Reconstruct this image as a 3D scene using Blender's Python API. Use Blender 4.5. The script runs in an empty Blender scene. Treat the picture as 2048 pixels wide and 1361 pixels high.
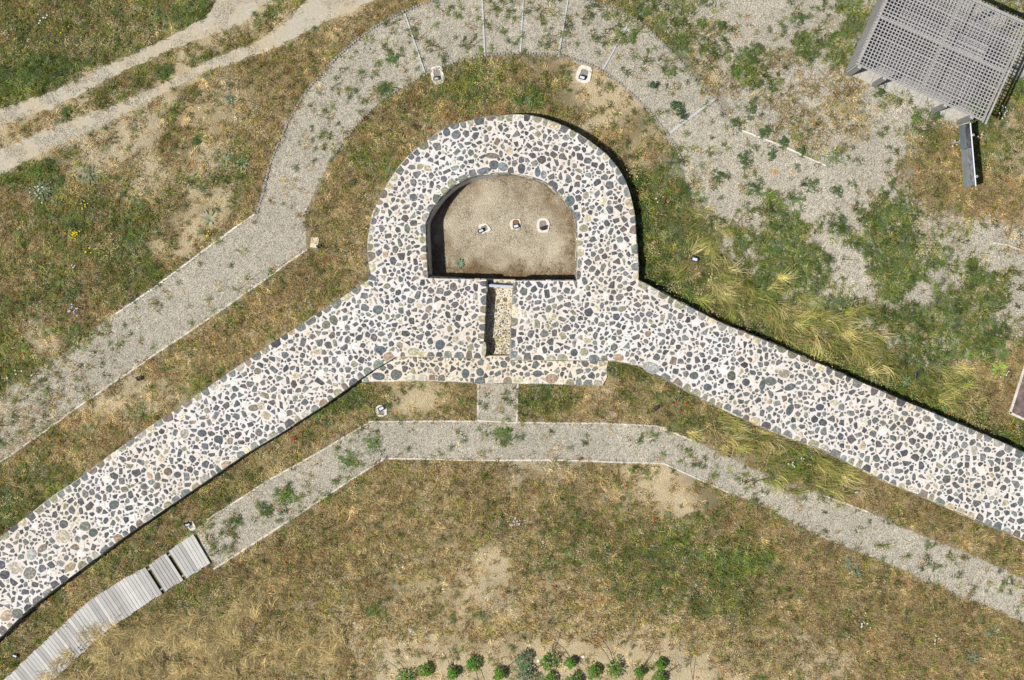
import bpy, math, random
import numpy as np
from mathutils import Vector, Matrix
random.seed(7); RNG = np.random.default_rng(7)
R = math.radians
SC = bpy.context.scene
COL = SC.collection

# ------------------------------------------------------------------ camera, light, exposure
PXM = 70.0            # photograph pixels per metre on the ground
H = 60.0              # height of the drone
NX, NY = 1060.0, 590.0  # the point straight below it, in photograph pixels
def W(px, py):        # ground point under a photograph pixel
    return ((px - 1024.0) / PXM, (680.5 - py) / PXM)
NW = W(NX, NY)
def P(px, py, z=0.0): # the point at height z seen at that pixel
    x, y = W(px, py); k = (H - z) / H
    return (NW[0] + (x - NW[0]) * k, NW[1] + (y - NW[1]) * k, z)
cd = bpy.data.cameras.new("Camera"); cam = bpy.data.objects.new("Camera", cd); COL.objects.link(cam)
cam.location = (NW[0], NW[1], H); cam.rotation_euler = (0, 0, 0)
cd.sensor_width = 36.0; cd.lens = 36.0 * H / (2048 / PXM)
cd.shift_x = (1024 - NX) / 2048.0; cd.shift_y = -(680.5 - NY) / 2048.0
cd.clip_end = 2000
SC.camera = cam
ELEV = 66.0; SHA = R(19.0)   # shadows fall to the right and a little up
world = bpy.data.worlds.new("World"); SC.world = world; world.use_nodes = True
nt = world.node_tree; nt.nodes.clear()
sky = nt.nodes.new("ShaderNodeTexSky"); sky.sky_type = 'NISHITA'; sky.sun_disc = False
sky.sun_elevation = R(ELEV)
sd = Vector((-math.cos(SHA) * math.cos(R(ELEV)), -math.sin(SHA) * math.cos(R(ELEV)), math.sin(R(ELEV))))
sky.sun_rotation = math.atan2(sd.x, sd.y)
bg = nt.nodes.new("ShaderNodeBackground"); bg.inputs[1].default_value = 0.058
wo = nt.nodes.new("ShaderNodeOutputWorld")
nt.links.new(sky.outputs[0], bg.inputs[0]); nt.links.new(bg.outputs[0], wo.inputs[0])
sl = bpy.data.lights.new("Sun", 'SUN'); sl.energy = 4.6; sl.angle = R(0.53); sl.color = (1.0, 0.965, 0.90)
sun = bpy.data.objects.new("Sun", sl); COL.objects.link(sun)
sun.rotation_euler = sd.to_track_quat('Z', 'Y').to_euler(); sun.location = (0, 0, 30)
SC.view_settings.view_transform = 'Standard'; SC.view_settings.look = 'None'
SC.view_settings.exposure = 0.0; SC.view_settings.gamma = 1.0; SC.view_settings.use_curve_mapping = False

# ------------------------------------------------------------------ helpers
def link(name, me, parent=None, loc=None, rot=None):
    o = bpy.data.objects.new(name, me); COL.objects.link(o)
    if parent: o.parent = parent
    if loc is not None: o.location = loc
    if rot is not None: o.rotation_euler = rot
    return o
def tag(o, label=None, cat=None, group=None, kind=None):
    if label: o['label'] = label
    if cat: o['category'] = cat
    if group: o['group'] = group
    if kind: o['kind'] = kind
    return o
def empty(name, loc=(0, 0, 0), rz=0, label=None, cat=None, group=None):
    o = link(name, None, loc=loc, rot=(0, 0, rz)); o.empty_display_size = 0.2
    return tag(o, label, cat, group)
class MB:
    """collects faces; one mesh object on build"""
    def __init__(s): s.v = []; s.f = []; s.c = []; s.m = []
    def add(s, vs, fs, c=None, mi=0):
        b = len(s.v); s.v += [tuple(v) for v in vs]; s.f += [tuple(b + i for i in f) for f in fs]
        if c is not None: s.c += ([c] * len(vs) if not isinstance(c, list) else c)
        s.m += [mi] * len(fs)
    def box(s, c, d, M=None, col=None, mi=0):
        vs = [Vector((c[0] + x * d[0] / 2, c[1] + y * d[1] / 2, c[2] + z * d[2] / 2)) for z in (-1, 1) for x, y in ((-1, -1), (1, -1), (1, 1), (-1, 1))]
        if M: vs = [M @ v for v in vs]
        s.add(vs, [(3, 2, 1, 0), (4, 5, 6, 7), (0, 1, 5, 4), (1, 2, 6, 5), (2, 3, 7, 6), (3, 0, 4, 7)], col, mi)
    def tube(s, a, b, r0, r1, n=6, col=None, mi=0):
        a = Vector(a); b = Vector(b); q = (b - a).to_track_quat('Z', 'Y')
        vs = []
        for p, r in ((a, r0), (b, r1)):
            for k in range(n):
                t = 2 * math.pi * k / n; vs.append(p + q @ Vector((r * math.cos(t), r * math.sin(t), 0)))
        fs = [(k, (k + 1) % n, n + (k + 1) % n, n + k) for k in range(n)] + [tuple(range(n - 1, -1, -1)), tuple(range(n, 2 * n))]
        s.add(vs, fs, col, mi)
    def mesh(s, name, mats):
        me = bpy.data.meshes.new(name); me.from_pydata(s.v, [], s.f)
        for m in (mats if isinstance(mats, (list, tuple)) else [mats]): me.materials.append(m)
        if any(s.m): me.polygons.foreach_set("material_index", s.m)
        if s.c:
            at = me.color_attributes.new("tint", 'FLOAT_COLOR', 'POINT')
            at.data.foreach_set("color", np.array([(c[0], c[1], c[2], 1.0) for c in s.c], dtype=np.float32).ravel())
        me.update(); return me
    def build(s, name, mats, parent=None, **k): return link(name, s.mesh(name, mats), parent, **k)

class Noise:
    def __init__(s, seed): s.g = np.random.default_rng(seed).random((128, 128))
    def __call__(s, x, y, sc):
        x = np.asarray(x, float) / sc + 500; y = np.asarray(y, float) / sc + 500
        xi = np.floor(x).astype(int); yi = np.floor(y).astype(int); fx = x - xi; fy = y - yi
        fx = fx * fx * (3 - 2 * fx); fy = fy * fy * (3 - 2 * fy); g = s.g
        a = g[xi % 128, yi % 128]; b = g[(xi + 1) % 128, yi % 128]; c = g[xi % 128, (yi + 1) % 128]; d = g[(xi + 1) % 128, (yi + 1) % 128]
        return (a * (1 - fx) + b * fx) * (1 - fy) + (c * (1 - fx) + d * fx) * fy
N1, N2, N3, N4 = Noise(1), Noise(2), Noise(3), Noise(4)
def inside(poly, X, Y):
    X = np.asarray(X, float); Y = np.asarray(Y, float); r = np.zeros(X.shape, bool); n = len(poly)
    for i in range(n):
        x0, y0 = poly[i]; x1, y1 = poly[(i + 1) % n]
        if y0 == y1: continue
        c = ((y0 > Y) != (y1 > Y)) & (X < (x1 - x0) * (Y - y0) / (y1 - y0) + x0); r ^= c
    return r
def edge_dist(line, X, Y, closed=False):
    X = np.asarray(X, float); Y = np.asarray(Y, float); d = np.full(X.shape, 1e9)
    n = len(line)
    for i in range(n if closed else n - 1):
        x0, y0 = line[i]; x1, y1 = line[(i + 1) % n]; dx, dy = x1 - x0, y1 - y0; L = dx * dx + dy * dy or 1e-9
        t = np.clip(((X - x0) * dx + (Y - y0) * dy) / L, 0, 1)
        d = np.minimum(d, np.hypot(X - x0 - t * dx, Y - y0 - t * dy))
    return d
def resample(line, step):
    out = [line[0]]; acc = 0
    for (x0, y0), (x1, y1) in zip(line[:-1], line[1:]):
        L = math.hypot(x1 - x0, y1 - y0); t = step - acc
        while t <= L: out.append((x0 + (x1 - x0) * t / L, y0 + (y1 - y0) * t / L)); t += step
        acc = L - (t - step)
    return out
def smooth(line, k=4):       # Catmull-Rom
    o = []; n = len(line)
    for i in range(n - 1):
        p0 = line[max(i - 1, 0)]; p1 = line[i]; p2 = line[i + 1]; p3 = line[min(i + 2, n - 1)]
        for j in range(k):
            t = j / k
            o.append(tuple(0.5 * (2 * p1[a] + (p2[a] - p0[a]) * t + (2 * p0[a] - 5 * p1[a] + 4 * p2[a] - p3[a]) * t * t + (3 * p1[a] - p0[a] - 3 * p2[a] + p3[a]) * t ** 3) for a in (0, 1)))
    o.append(line[-1]); return o

# ------------------------------------------------------------------ materials
def ND(t, typ, **k):
    n = t.nodes.new(typ)
    for a, b in k.items(): setattr(n, a, b)
    return n
def new_mat(name, rough=0.9, spec=0.2):
    m = bpy.data.materials.new(name); m.use_nodes = True; t = m.node_tree
    b = t.nodes["Principled BSDF"]; b.inputs["Roughness"].default_value = rough; b.inputs["Specular IOR Level"].default_value = spec
    return m, t, b
def coords(t): return ND(t, "ShaderNodeTexCoord").outputs["Object"]
def noise(t, vec, scale, detail=4, rough=0.6):
    n = ND(t, "ShaderNodeTexNoise"); n.inputs["Scale"].default_value = scale; n.inputs["Detail"].default_value = detail
    n.inputs["Roughness"].default_value = rough; t.links.new(vec, n.inputs["Vector"]); return n.outputs["Fac"]
def ramp(t, fac, stops):
    r = ND(t, "ShaderNodeValToRGB"); e = r.color_ramp.elements
    while len(e) < len(stops): e.new(0.5)
    for i, (p, c) in enumerate(stops):
        e[i].position = p; e[i].color = (c[0], c[1], c[2], 1) if not isinstance(c, (int, float)) else (c, c, c, 1)
    t.links.new(fac, r.inputs[0]); return r.outputs[0]
def mix(t, fac, a, b, mode='MIX'):
    n = ND(t, "ShaderNodeMix", data_type='RGBA', blend_type=mode)
    for s, v in ((0, fac), (6, a), (7, b)):
        if hasattr(v, "is_linked"): t.links.new(v, n.inputs[s])
        else: n.inputs[s].default_value = v if s == 0 else ((v[0], v[1], v[2], 1) if not isinstance(v, (int, float)) else (v, v, v, 1))
    return n.outputs[2]
def bump(t, b, h, dist=0.01, strength=1.0):
    n = ND(t, "ShaderNodeBump"); n.inputs["Distance"].default_value = dist; n.inputs["Strength"].default_value = strength
    t.links.new(h, n.inputs["Height"]); t.links.new(n.outputs[0], b.inputs["Normal"])
def attr(t, name="tint", typ='GEOMETRY'):
    n = ND(t, "ShaderNodeAttribute"); n.attribute_name = name; n.attribute_type = typ; return n.outputs["Color"]
def flat_mat(name, col, rough=0.6, metal=0.0, spec=0.4, var=0.15, scale=30):
    m, t, b = new_mat(name, rough, spec); b.inputs["Metallic"].default_value = metal
    c = coords(t); n = noise(t, c, scale, 5)
    t.links.new(ramp(t, n, [(0.3, [x * (1 - var) for x in col]), (0.7, [min(1, x * (1 + var)) for x in col])]), b.inputs["Base Color"])
    bump(t, b, n, 0.002); return m

# bare ground: colour varies by place, darkened under growth for shade between blades
GROUND, t, b = new_mat("soil"); c = coords(t)
n1 = noise(t, c, 1.3, 8, .7); n2 = noise(t, c, 22, 6, .75)
v = ND(t, "ShaderNodeTexVoronoi"); v.inputs["Scale"].default_value = 32; t.links.new(c, v.inputs["Vector"])
base = mix(t, 1.0, attr(t), ramp(t, n1, [(.3, .82), (.7, 1.15)]), 'MULTIPLY')
base = mix(t, 1.0, base, ramp(t, n2, [(.3, .72), (.72, 1.25)]), 'MULTIPLY')
t.links.new(base, b.inputs["Base Color"])
ad = ND(t, "ShaderNodeMath", operation='ADD'); t.links.new(n2, ad.inputs[0]); t.links.new(v.outputs["Distance"], ad.inputs[1]); bump(t, b, ad.outputs[0], 0.03)

GRAVBED, t, b = new_mat("gravel_bed"); c = coords(t)
v = ND(t, "ShaderNodeTexVoronoi"); v.inputs["Scale"].default_value = 38; t.links.new(c, v.inputs["Vector"])
n1 = noise(t, c, 1.1, 6, .7)
base = mix(t, 1.0, ramp(t, n1, [(.3, (.38, .35, .285)), (.7, (.47, .435, .36))]), ramp(t, v.outputs["Color"], [(.1, .45), (.8, 1.3)]), 'MULTIPLY')
t.links.new(base, b.inputs["Base Color"]); bump(t, b, v.outputs["Distance"], 0.02)

TRACK, t, b = new_mat("track_dust"); c = coords(t)
v = ND(t, "ShaderNodeTexVoronoi"); v.inputs["Scale"].default_value = 30; t.links.new(c, v.inputs["Vector"])
n1 = noise(t, c, .9, 8, .7); n2 = noise(t, c, 14, 8, .8)
base = mix(t, ramp(t, n1, [(.42, 0), (.6, 1)]), (.47, .43, .345), (.49, .41, .285))
base = mix(t, 1.0, base, ramp(t, n2, [(.3, .75), (.7, 1.18)]), 'MULTIPLY')
base = mix(t, ramp(t, v.outputs["Color"], [(.86, 0), (.9, .55)]), base, (.7, .66, .6))
t.links.new(base, b.inputs["Base Color"]); bump(t, b, n2, 0.02)

MORTAR, t, b = new_mat("lime_mortar", .95, .1); c = coords(t)
n1 = noise(t, c, .55, 5, .6); n2 = noise(t, c, 9, 8, .7); n3 = noise(t, c, 60, 3, .6)
base = ramp(t, n1, [(.34, (.70, .62, .51)), (.46, (.72, .665, .605)), (.62, (.74, .705, .68))])
base = mix(t, 1.0, base, ramp(t, n2, [(.25, .74), (.62, 1.0)]), 'MULTIPLY')
t.links.new(base, b.inputs["Base Color"])
ad = ND(t, "ShaderNodeMath", operation='MULTIPLY_ADD'); t.links.new(n3, ad.inputs[0]); ad.inputs[1].default_value = .4; t.links.new(n2, ad.inputs[2]); bump(t, b, ad.outputs[0], 0.015)

WARM, t, b = new_mat("sandy_mortar", .95, .1); c = coords(t)
n1 = noise(t, c, 1.3, 6, .6); n2 = noise(t, c, 14, 8, .7)
base = mix(t, 1.0, ramp(t, n1, [(.35, (.66, .55, .41)), (.6, (.74, .67, .56))]), ramp(t, n2, [(.25, .78), (.6, 1.0)]), 'MULTIPLY')
t.links.new(base, b.inputs["Base Color"]); bump(t, b, n2, 0.015)

STONE, t, b = new_mat("field_stone", .8, .3); c = coords(t)
n2 = noise(t, c, 16, 8, .75); n3 = noise(t, c, 45, 6, .75); n4 = noise(t, c, 5, 4, .6)
base = mix(t, 1.0, attr(t), ramp(t, n2, [(.32, .5), (.5, .95), (.66, 2.1)]), 'MULTIPLY')
base = mix(t, ramp(t, n3, [(.58, 0), (.72, .5)]), base, (.42, .42, .40))
base = mix(t, ramp(t, n4, [(.62, 0), (.74, .25)]), base, (.24, .23, .13))
t.links.new(base, b.inputs["Base Color"])
ad = ND(t, "ShaderNodeMath", operation='MULTIPLY_ADD'); t.links.new(n3, ad.inputs[0]); ad.inputs[1].default_value = .5; t.links.new(n2, ad.inputs[2]); bump(t, b, ad.outputs[0], 0.03)

def leaf_mat(name, inst=True):
    m, t, b = new_mat(name, .75, .15)
    col = attr(t)
    if inst: col = mix(t, 1.0, attr(t), attr(t, "tint_here", 'INSTANCER'), 'MULTIPLY')
    t.links.new(col, b.inputs["Base Color"])
    tr = ND(t, "ShaderNodeBsdfTranslucent"); t.links.new(col, tr.inputs[0])
    ms = ND(t, "ShaderNodeMixShader"); ms.inputs[0].default_value = .3
    out = t.nodes["Material Output"]
    t.links.new(b.outputs[0], ms.inputs[1]); t.links.new(tr.outputs[0], ms.inputs[2]); t.links.new(ms.outputs[0], out.inputs[0]); return m
LEAF = leaf_mat("blade"); LEAFP = leaf_mat("plant_leaf", False)
CHIP, t, b = new_mat("gravel_chip", .9, .15)
t.links.new(mix(t, 1.0, attr(t), attr(t, "tint_here", 'INSTANCER'), 'MULTIPLY'), b.inputs["Base Color"])
WOOD, t, b = new_mat("weathered_wood", .85, .2); c = coords(t)
oi = ND(t, "ShaderNodeObjectInfo")
mp = ND(t, "ShaderNodeMapping"); mp.inputs["Scale"].default_value = (1.2, 30, 30); t.links.new(c, mp.inputs["Vector"])
n1 = noise(t, mp.outputs[0], 2.5, 8, .7)
base = mix(t, oi.outputs["Random"], (.38, .365, .345), (.60, .58, .55))
base = mix(t, 1.0, base, ramp(t, n1, [(.25, .55), (.5, .95), (.75, 1.2)]), 'MULTIPLY')
t.links.new(base, b.inputs["Base Color"]); bump(t, b, n1, 0.004)
CONC = flat_mat("pale_concrete", (.66, .61, .53), .95, 0, .1, .14, 12)
KERB = flat_mat("kerb_concrete", (.60, .55, .47), .95, 0, .1, .2, 6)
PALEK = flat_mat("white_kerb", (.68, .65, .58), .95, 0, .1, .12, 6)
LOG = flat_mat("grey_log", (.30, .29, .28), .9, 0, .1, .35, 20)
DARK = flat_mat("dark_metal", (.018, .019, .035), .4, .2, .5, .2)
METAL = flat_mat("zinc_metal", (.42, .45, .49), .6, .2, .3, .15)
STRIP = flat_mat("dull_strip", (.47, .48, .49), .7, 0, .2, .2)
GREYP = flat_mat("grey_paint", (.17, .205, .215), .5, .1, .4, .15, 5)
WHITEM = flat_mat("white_metal", (.85, .87, .92), .35, .1, .5, .05)
BLUEM = flat_mat("blue_back", (.02, .04, .16), .5, .1, .4, .1)
PRINT = flat_mat("dark_print", (.07, .065, .075), .35, 0, .5, .8, 9)
RUST = flat_mat("rusty_cover", (.22, .12, .07), .8, .2, .3, .4, 25)
COVER = flat_mat("grey_cover", (.25, .23, .20), .85, .1, .3, .35, 25)
GLASS = flat_mat("lamp_glass", (.62, .68, .78), .15, 0, .6, .05)  # pale base colour stands in for sky reflected in the glass
CANE = flat_mat("bare_cane", (.10, .075, .06), .85, 0, .2, .3, 20)

# ------------------------------------------------------------------ outlines, in photograph pixels
outer = smooth([(736, 561), (742, 553), (738, 530), (735, 490), (740, 454), (749, 419), (767, 383), (785, 352), (816, 314), (852, 283), (892, 258), (937, 242), (990, 233), (1040, 230), (1084, 237), (1128, 253), (1169, 276), (1204, 302), (1227, 325), (1246, 353), (1260, 389), (1269, 432), (1273, 486), (1276, 530), (1276, 561)])
inner = smooth([(1154, 562), (1155, 498), (1154, 441), (1145, 417), (1120, 388), (1093, 365), (1057, 352), (1012, 345), (968, 348), (937, 355), (905, 372), (877, 400), (857, 430), (851, 445), (851, 470), (853, 512), (855, 557)])
pass_l = [(972.8, 560), (972, 606), (968.8, 659), (964.8, 717)]
pass_r = [(1020.7, 720), (1021.7, 685), (1024.4, 619), (1028.3, 562)]
seam_r = [(1276, 561), (1258, 640), (1240, 700), (1254, 726.5)]
seam_l = [(799.6, 713), (752, 690), (703, 655), (712, 605), (736, 561)]
bot_r = [(1254, 726.5), (1227, 721), (1124, 721), (1020.7, 720)]
bot_l = [(964.8, 717), (953, 716), (799.6, 713)]
TOWER = outer + seam_r[1:] + bot_r[1:] + pass_r[1:] + inner + pass_l + bot_l[1:] + seam_l[1:-1]
armL_up = [(736, 561), (680, 598), (608, 646), (533, 694), (444, 755.6), (376, 803.5), (308, 848), (222, 909), (154, 961), (102.5, 995), (51, 1036), (0, 1075.5), (-70, 1130), (-170, 1210)]
armL_lo = [(-170, 1415), (-70, 1332), (0, 1275), (51, 1224), (102.5, 1183), (171, 1132), (239, 1080.5), (308, 1033), (410, 964), (489, 909), (547, 875), (649, 810), (700, 773), (745, 741), (793, 713), (799.6, 713)]
ARML = seam_l[::-1][:-1] + [] 
ARML = armL_up + armL_lo + seam_l[1:-1]
armR_up = [(1276, 561), (1288, 566), (1380, 615.5), (1450, 650), (1553, 691), (1638, 728), (1707, 759), (1840, 816), (1908, 844.5), (1997, 882), (2048, 906), (2120, 943), (2220, 995)]
armR_lo = [(2220, 1180), (2120, 1118), (2048, 1079), (1936, 1033), (1844, 992), (1775, 964), (1707, 930), (1645, 899), (1587, 879), (1502, 844.5), (1416, 803.5), (1380, 784), (1320, 752), (1281.5, 731), (1254, 726.5)]
ARMR = armR_up + armR_lo + seam_r[1:-1][::-1]
LEDGE = [(964, 712), (1021, 712), (1124, 716), (1217, 716), (1213, 738), (1214, 755), (1205, 771), (1090, 767.5), (953, 766), (851, 761), (724, 764), (720, 735), (790, 706)]
CHAMBER = [(1168, 575), (1168, 430), (1140, 385), (1105, 350), (1040, 335), (960, 335), (905, 352), (875, 375), (838, 430), (840, 500), (842, 575)]
outL = smooth([(515, 425), (525, 390), (540, 330), (568, 262), (607, 192), (650, 140), (700, 92), (758, 50), (822, 18), (872, 0), (960, -25)])
outR = smooth([(1060, -30), (1170, 0), (1262, 34), (1310, 72), (1362, 125), (1400, 170), (1418, 192)])
innA = smooth([(615, 499), (611, 440), (622, 400), (646, 350), (688, 282), (760, 205), (855, 147), (905, 127), (965, 113), (1040, 107), (1117, 113), (1190, 135), (1260, 185), (1308, 235), (1340, 275), (1362, 320), (1374, 370)])
PATHA = [(-170, 905), (0, 792), (137, 701), (232, 624), (300, 580), (400, 506), (470, 456)] + outL + outR + [(1430, 200), (1462, 247), (1478, 258), (1560, 290), (1652, 331), (1700, 350)] + [(1800, 420), (1700, 620), (1560, 600), (1480, 540), (1400, 460)] + innA[::-1] + [(451, 615), (239, 757), (0, 926), (-170, 1045)]
PATHB = [(390, 1062), (415, 1040), (547, 955), (640, 903), (740, 843), (955, 843), (955, 766), (1035, 768), (1035, 846), (1200, 846), (1310, 851), (1385, 881), (1500, 935), (1646, 992), (1734, 1024), (1854, 1076), (1950, 1112), (2048, 1156), (2200, 1225), (2200, 1320), (2048, 1245), (1895, 1180), (1786, 1132), (1690, 1094), (1622, 1064), (1512, 1005), (1457, 985), (1365, 946), (1330, 928), (1130, 921), (950, 921), (770, 917), (700, 961), (567, 1048), (468, 1113), (427, 1137)]
GRAVR = [(1270, 20), (1330, 60), (1450, 190), (1478, 258), (1700, 345), (1430, 330), (1385, 420), (1470, 520), (1640, 620), (1760, 700), (1900, 760), (2030, 690), (2200, 640), (2200, 470), (1960, 440), (1850, 420), (1790, 330), (1850, 260), (1930, 250), (2000, 130), (2200, 60), (2200, -100), (1250, -100)]
RUT1 = [(-170, 290), (0, 219), (102, 185), (191, 140), (308, 89), (410, 38), (440, -10), (520, -90), (620, -90), (545, -4), (478, 51), (342, 98), (239, 147), (102, 219), (0, 248), (-170, 330)]
RUT2 = [(-170, 350), (0, 301), (120, 249), (239, 208), (342, 161), (425, 118), (513, 85), (581, 38), (615, 0), (700, -90), (860, -90), (765, -5), (700, 22), (649, 44), (547, 99), (410, 144), (308, 195), (205, 253), (102, 297), (0, 352), (-170, 420)]
bw_up = [(386, 1068), (337, 1102), (297, 1131), (212, 1179), (174, 1205), (118, 1257), (71, 1301), (7, 1361), (-60, 1425)]
bw_lo = [(421, 1127), (373, 1157), (330, 1183), (251, 1237), (213, 1262), (160, 1311), (114, 1354), (50, 1413), (-16, 1478)]
BOARDW = bw_up + bw_lo[::-1]

MAP = """yyyyyyGssysbbtwwwwwwGGwrwwgrrrry
Gyffyssyobbwwwwwwwwwwgwrwwgwrrrr
gGsoospobbrwwoGoooss wwbgwptrwwrr
sosspotptrwboooooossrswsbrwyybg.
sspppotobrwoot.....osrrssbwrrobp
oGwoptpobrboo.......GGrwwrrrobbb
bGGoGosorrbt........Gywwgrrwtobb
ooGyGstrrrbo........Gllwgwggwwrp
oGoyGbrrrbot........Gllgggrggwwr
yooorrrrbot.........Gllllwgwggww
yporrrbbt.............lllllwgGgo
Gwrrbto............G.....lllGgbb
rwrsppo...GGssowGyttoyo....lllob
wotbo....otrrrrrrrrrryllo....lyG
bot....otrwobtbbppbsswwwlll.....
Gg....yotwobbtbbbbbtssowrrtbb...
y....oGwwobbbttytyyoyoybbrrrbbb.
...yyowobbbbottsttyyyGGGbbbrrwtb
.ytooyytbbtottspttt yyyGybbbybrrw
ttoobbpbbttttttttttttotobbobbbbb
yoyttttbtttpsssssssssptttptbobbb
ooytttbbttttsssssssssssttttbbobb""".replace(" ", "").split("\n")
MAP = [(r + "b" * 32)[:32] for r in MAP]
CH = "yGobtpsrwgl.f"
MAPI = np.array([[CH.index(ch) for ch in r] for r in MAP])
def cell(X, Y, jit=1.0):
    """which kind of growth covers a pixel, with ragged borders"""
    X = np.asarray(X, float); Y = np.asarray(Y, float)
    wx = X + (N1(X, Y, 38) - .5) * 85 + (N2(X, Y, 14) - .5) * 40 + RNG.normal(0, 11 * jit, X.shape)
    wy = Y + (N3(X, Y, 38) - .5) * 85 + (N4(X, Y, 14) - .5) * 40 + RNG.normal(0, 11 * jit, X.shape)
    c = MAPI[np.clip((wy / 64).astype(int), 0, 21), np.clip((wx / 64).astype(int), 0, 31)].copy()
    c[c == 11] = 2
    rw = (c == 7) | (c == 8)
    pathish = inside(PATHA, X, Y) | inside(PATHB, X, Y)
    off = rw & ~pathish & ~((X > 1330) & (Y < 760))
    c[off] = np.where(N2(X[off], Y[off], 60) > .5, 3, 2)
    return c
SOIL = np.array([(.18, .16, .08), (.14, .14, .06), (.25, .205, .115), (.31, .235, .13), (.41, .33, .195), (.47, .40, .27), (.56, .455, .285), (.45, .415, .33), (.40, .37, .29), (.20, .19, .11), (.17, .155, .07), (.3, .25, .15), (.2, .18, .09)])  # darker under dense growth, standing in for shade in the gaps

# ------------------------------------------------------------------ ground
def gz(X, Y):
    """the earth is banked up between the right end of the ledge and the right wall"""
    X = np.asarray(X, float); Y = np.asarray(Y, float)
    d = edge_dist([(1216, 722), (1218, 745), (1270, 735), (1330, 765)], X, Y)
    return .33 * np.clip(1 - (d - 12) / 38, 0, 1) ** 1.5 * (X > 1150)
def ground():
    fx = np.arange(-17, 17.01, .2); ring = np.array([20, 26, 40, 80, 160, 320.0])
    xs = np.concatenate([-ring[::-1], fx, ring]); fy = np.arange(-12, 12.01, .2); ys = np.concatenate([-ring[::-1], fy, ring])
    X, Y = np.meshgrid(xs, ys); px = X * PXM + 1024; py = 680.5 - Y * PXM
    me = bpy.data.meshes.new("ground"); nx, ny = len(xs), len(ys)
    vs = np.stack([X.ravel(), Y.ravel(), gz(px.ravel(), py.ravel())], 1)
    ch = np.array(CHAMBER); fs = []
    hole = inside([(830, 325), (1180, 325), (1180, 585), (830, 585)], (px[:-1, :-1] + px[1:, 1:]) / 2, (py[:-1, :-1] + py[1:, 1:]) / 2)
    hole2 = inside([(c[0] + (c[0] - 1005) * .10, c[1] + (c[1] - 450) * .10) for c in CHAMBER], (px[:-1, :-1] + px[1:, 1:]) / 2, (py[:-1, :-1] + py[1:, 1:]) / 2)
    for j in range(ny - 1):
        for i in range(nx - 1):
            if hole2[j, i]: continue
            a = j * nx + i; fs.append((a, a + 1, a + nx + 1, a + nx))
    me.from_pydata(vs.tolist(), [], fs); me.materials.append(GROUND)
    k = cell(px.ravel(), py.ravel(), .6); c = SOIL[k].copy()
    c = c.reshape(ny, nx, 3)
    c = (c + np.roll(c, 1, 0) + np.roll(c, -1, 0) + np.roll(c, 1, 1) + np.roll(c, -1, 1)) / 5
    at = me.color_attributes.new("tint", 'FLOAT_COLOR', 'POINT')
    at.data.foreach_set("color", np.concatenate([c.reshape(-1, 3), np.ones((nx * ny, 1))], 1).astype(np.float32).ravel())
    tag(link("ground", me), kind='structure')
ground()
def sheet(name, poly, z, mat, step=14, wob=5, amp=None):
    pts = resample(list(poly) + [poly[0]], step)[:-1]
    out = []
    for x, y in pts: out.append((x + (random.random() - .5) * wob, y + (random.random() - .5) * wob))
    me = bpy.data.meshes.new(name); me.from_pydata([P(x, y, z) for x, y in out], [], [tuple(range(len(out)))])
    me.materials.append(mat); me.update()
    if me.polygons[0].normal.z < 0: me.flip_normals()
    o = link(name, me); return tag(o, kind='structure')
sheet("gravel_path", PATHA, .008, GRAVBED, 14, 4)
sheet("gravel_path", PATHB, .008, GRAVBED, 14, 4)
sheet("gravel_area", GRAVR, .004, GRAVBED, 16, 9)
sheet("dirt_track", RUT1, .004, TRACK, 10, 6)
sheet("dirt_track", RUT2, .004, TRACK, 10, 6)

# ------------------------------------------------------------------ masonry
TOP = .70
FLOORZ = -.42   # the chamber is dug deeper than the ground outside
def clip(poly, ax, ay, c):      # keep ax*x+ay*y <= c
    out = []; n = len(poly)
    for i in range(n):
        p = poly[i]; q = poly[(i + 1) % n]; dp = ax * p[0] + ay * p[1] - c; dq = ax * q[0] + ay * q[1] - c
        if dp <= 0: out.append(p)
        if dp * dq < 0: t = dp / (dp - dq); out.append((p[0] + (q[0] - p[0]) * t, p[1] + (q[1] - p[1]) * t))
    return out
def area(p): return abs(sum(p[i][0] * p[(i + 1) % len(p)][1] - p[(i + 1) % len(p)][0] * p[i][1] for i in range(len(p)))) / 2
def blob(cx, cy, r, asp, ang, n, rough):
    o = []; ca, sa = math.cos(ang), math.sin(ang); ph = random.random() * 6.28
    for k in range(n):
        t = ph + 2 * math.pi * (k + (random.random() - .5) * .55) / n; rr = r * (1 + (random.random() - .5) * rough)
        x = rr * math.cos(t) * asp; y = rr * math.sin(t) / asp
        o.append((cx + x * ca - y * sa, cy + x * sa + y * ca))
    return o
DARKS = [(.105, .112, .128), (.085, .088, .105), (.13, .137, .15), (.082, .084, .098), (.145, .15, .155), (.115, .105, .112), (.16, .165, .168), (.10, .112, .115), (.125, .118, .12)]
MIDS = [(.17, .185, .18), (.20, .20, .15), (.14, .16, .17), (.24, .23, .17), (.18, .15, .13), (.15, .17, .155)]
PALE = [(.45, .39, .28), (.40, .34, .25), (.50, .46, .40), (.33, .25, .19), (.33, .32, .30), (.48, .42, .30), (.38, .36, .27), (.42, .40, .36)]
WHT = [(.72, .71, .68), (.66, .64, .58), (.74, .74, .74)]
def stone_col(r, edge=False, warm=0.0):
    u = random.random()
    if edge: g = MIDS if u < .58 else (DARKS if u < .74 else PALE)
    elif r < 3.6: g = DARKS if u < .62 - warm * .2 else (MIDS if u < .75 else PALE)
    else: g = DARKS if u < .80 - warm else (MIDS if u < .92 - warm * .6 else (PALE if u < .965 else WHT))
    c = random.choice(g); k = .88 + random.random() * .6; return (c[0] * k * 1.02, c[1] * k, c[2] * k * .92)
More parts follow.
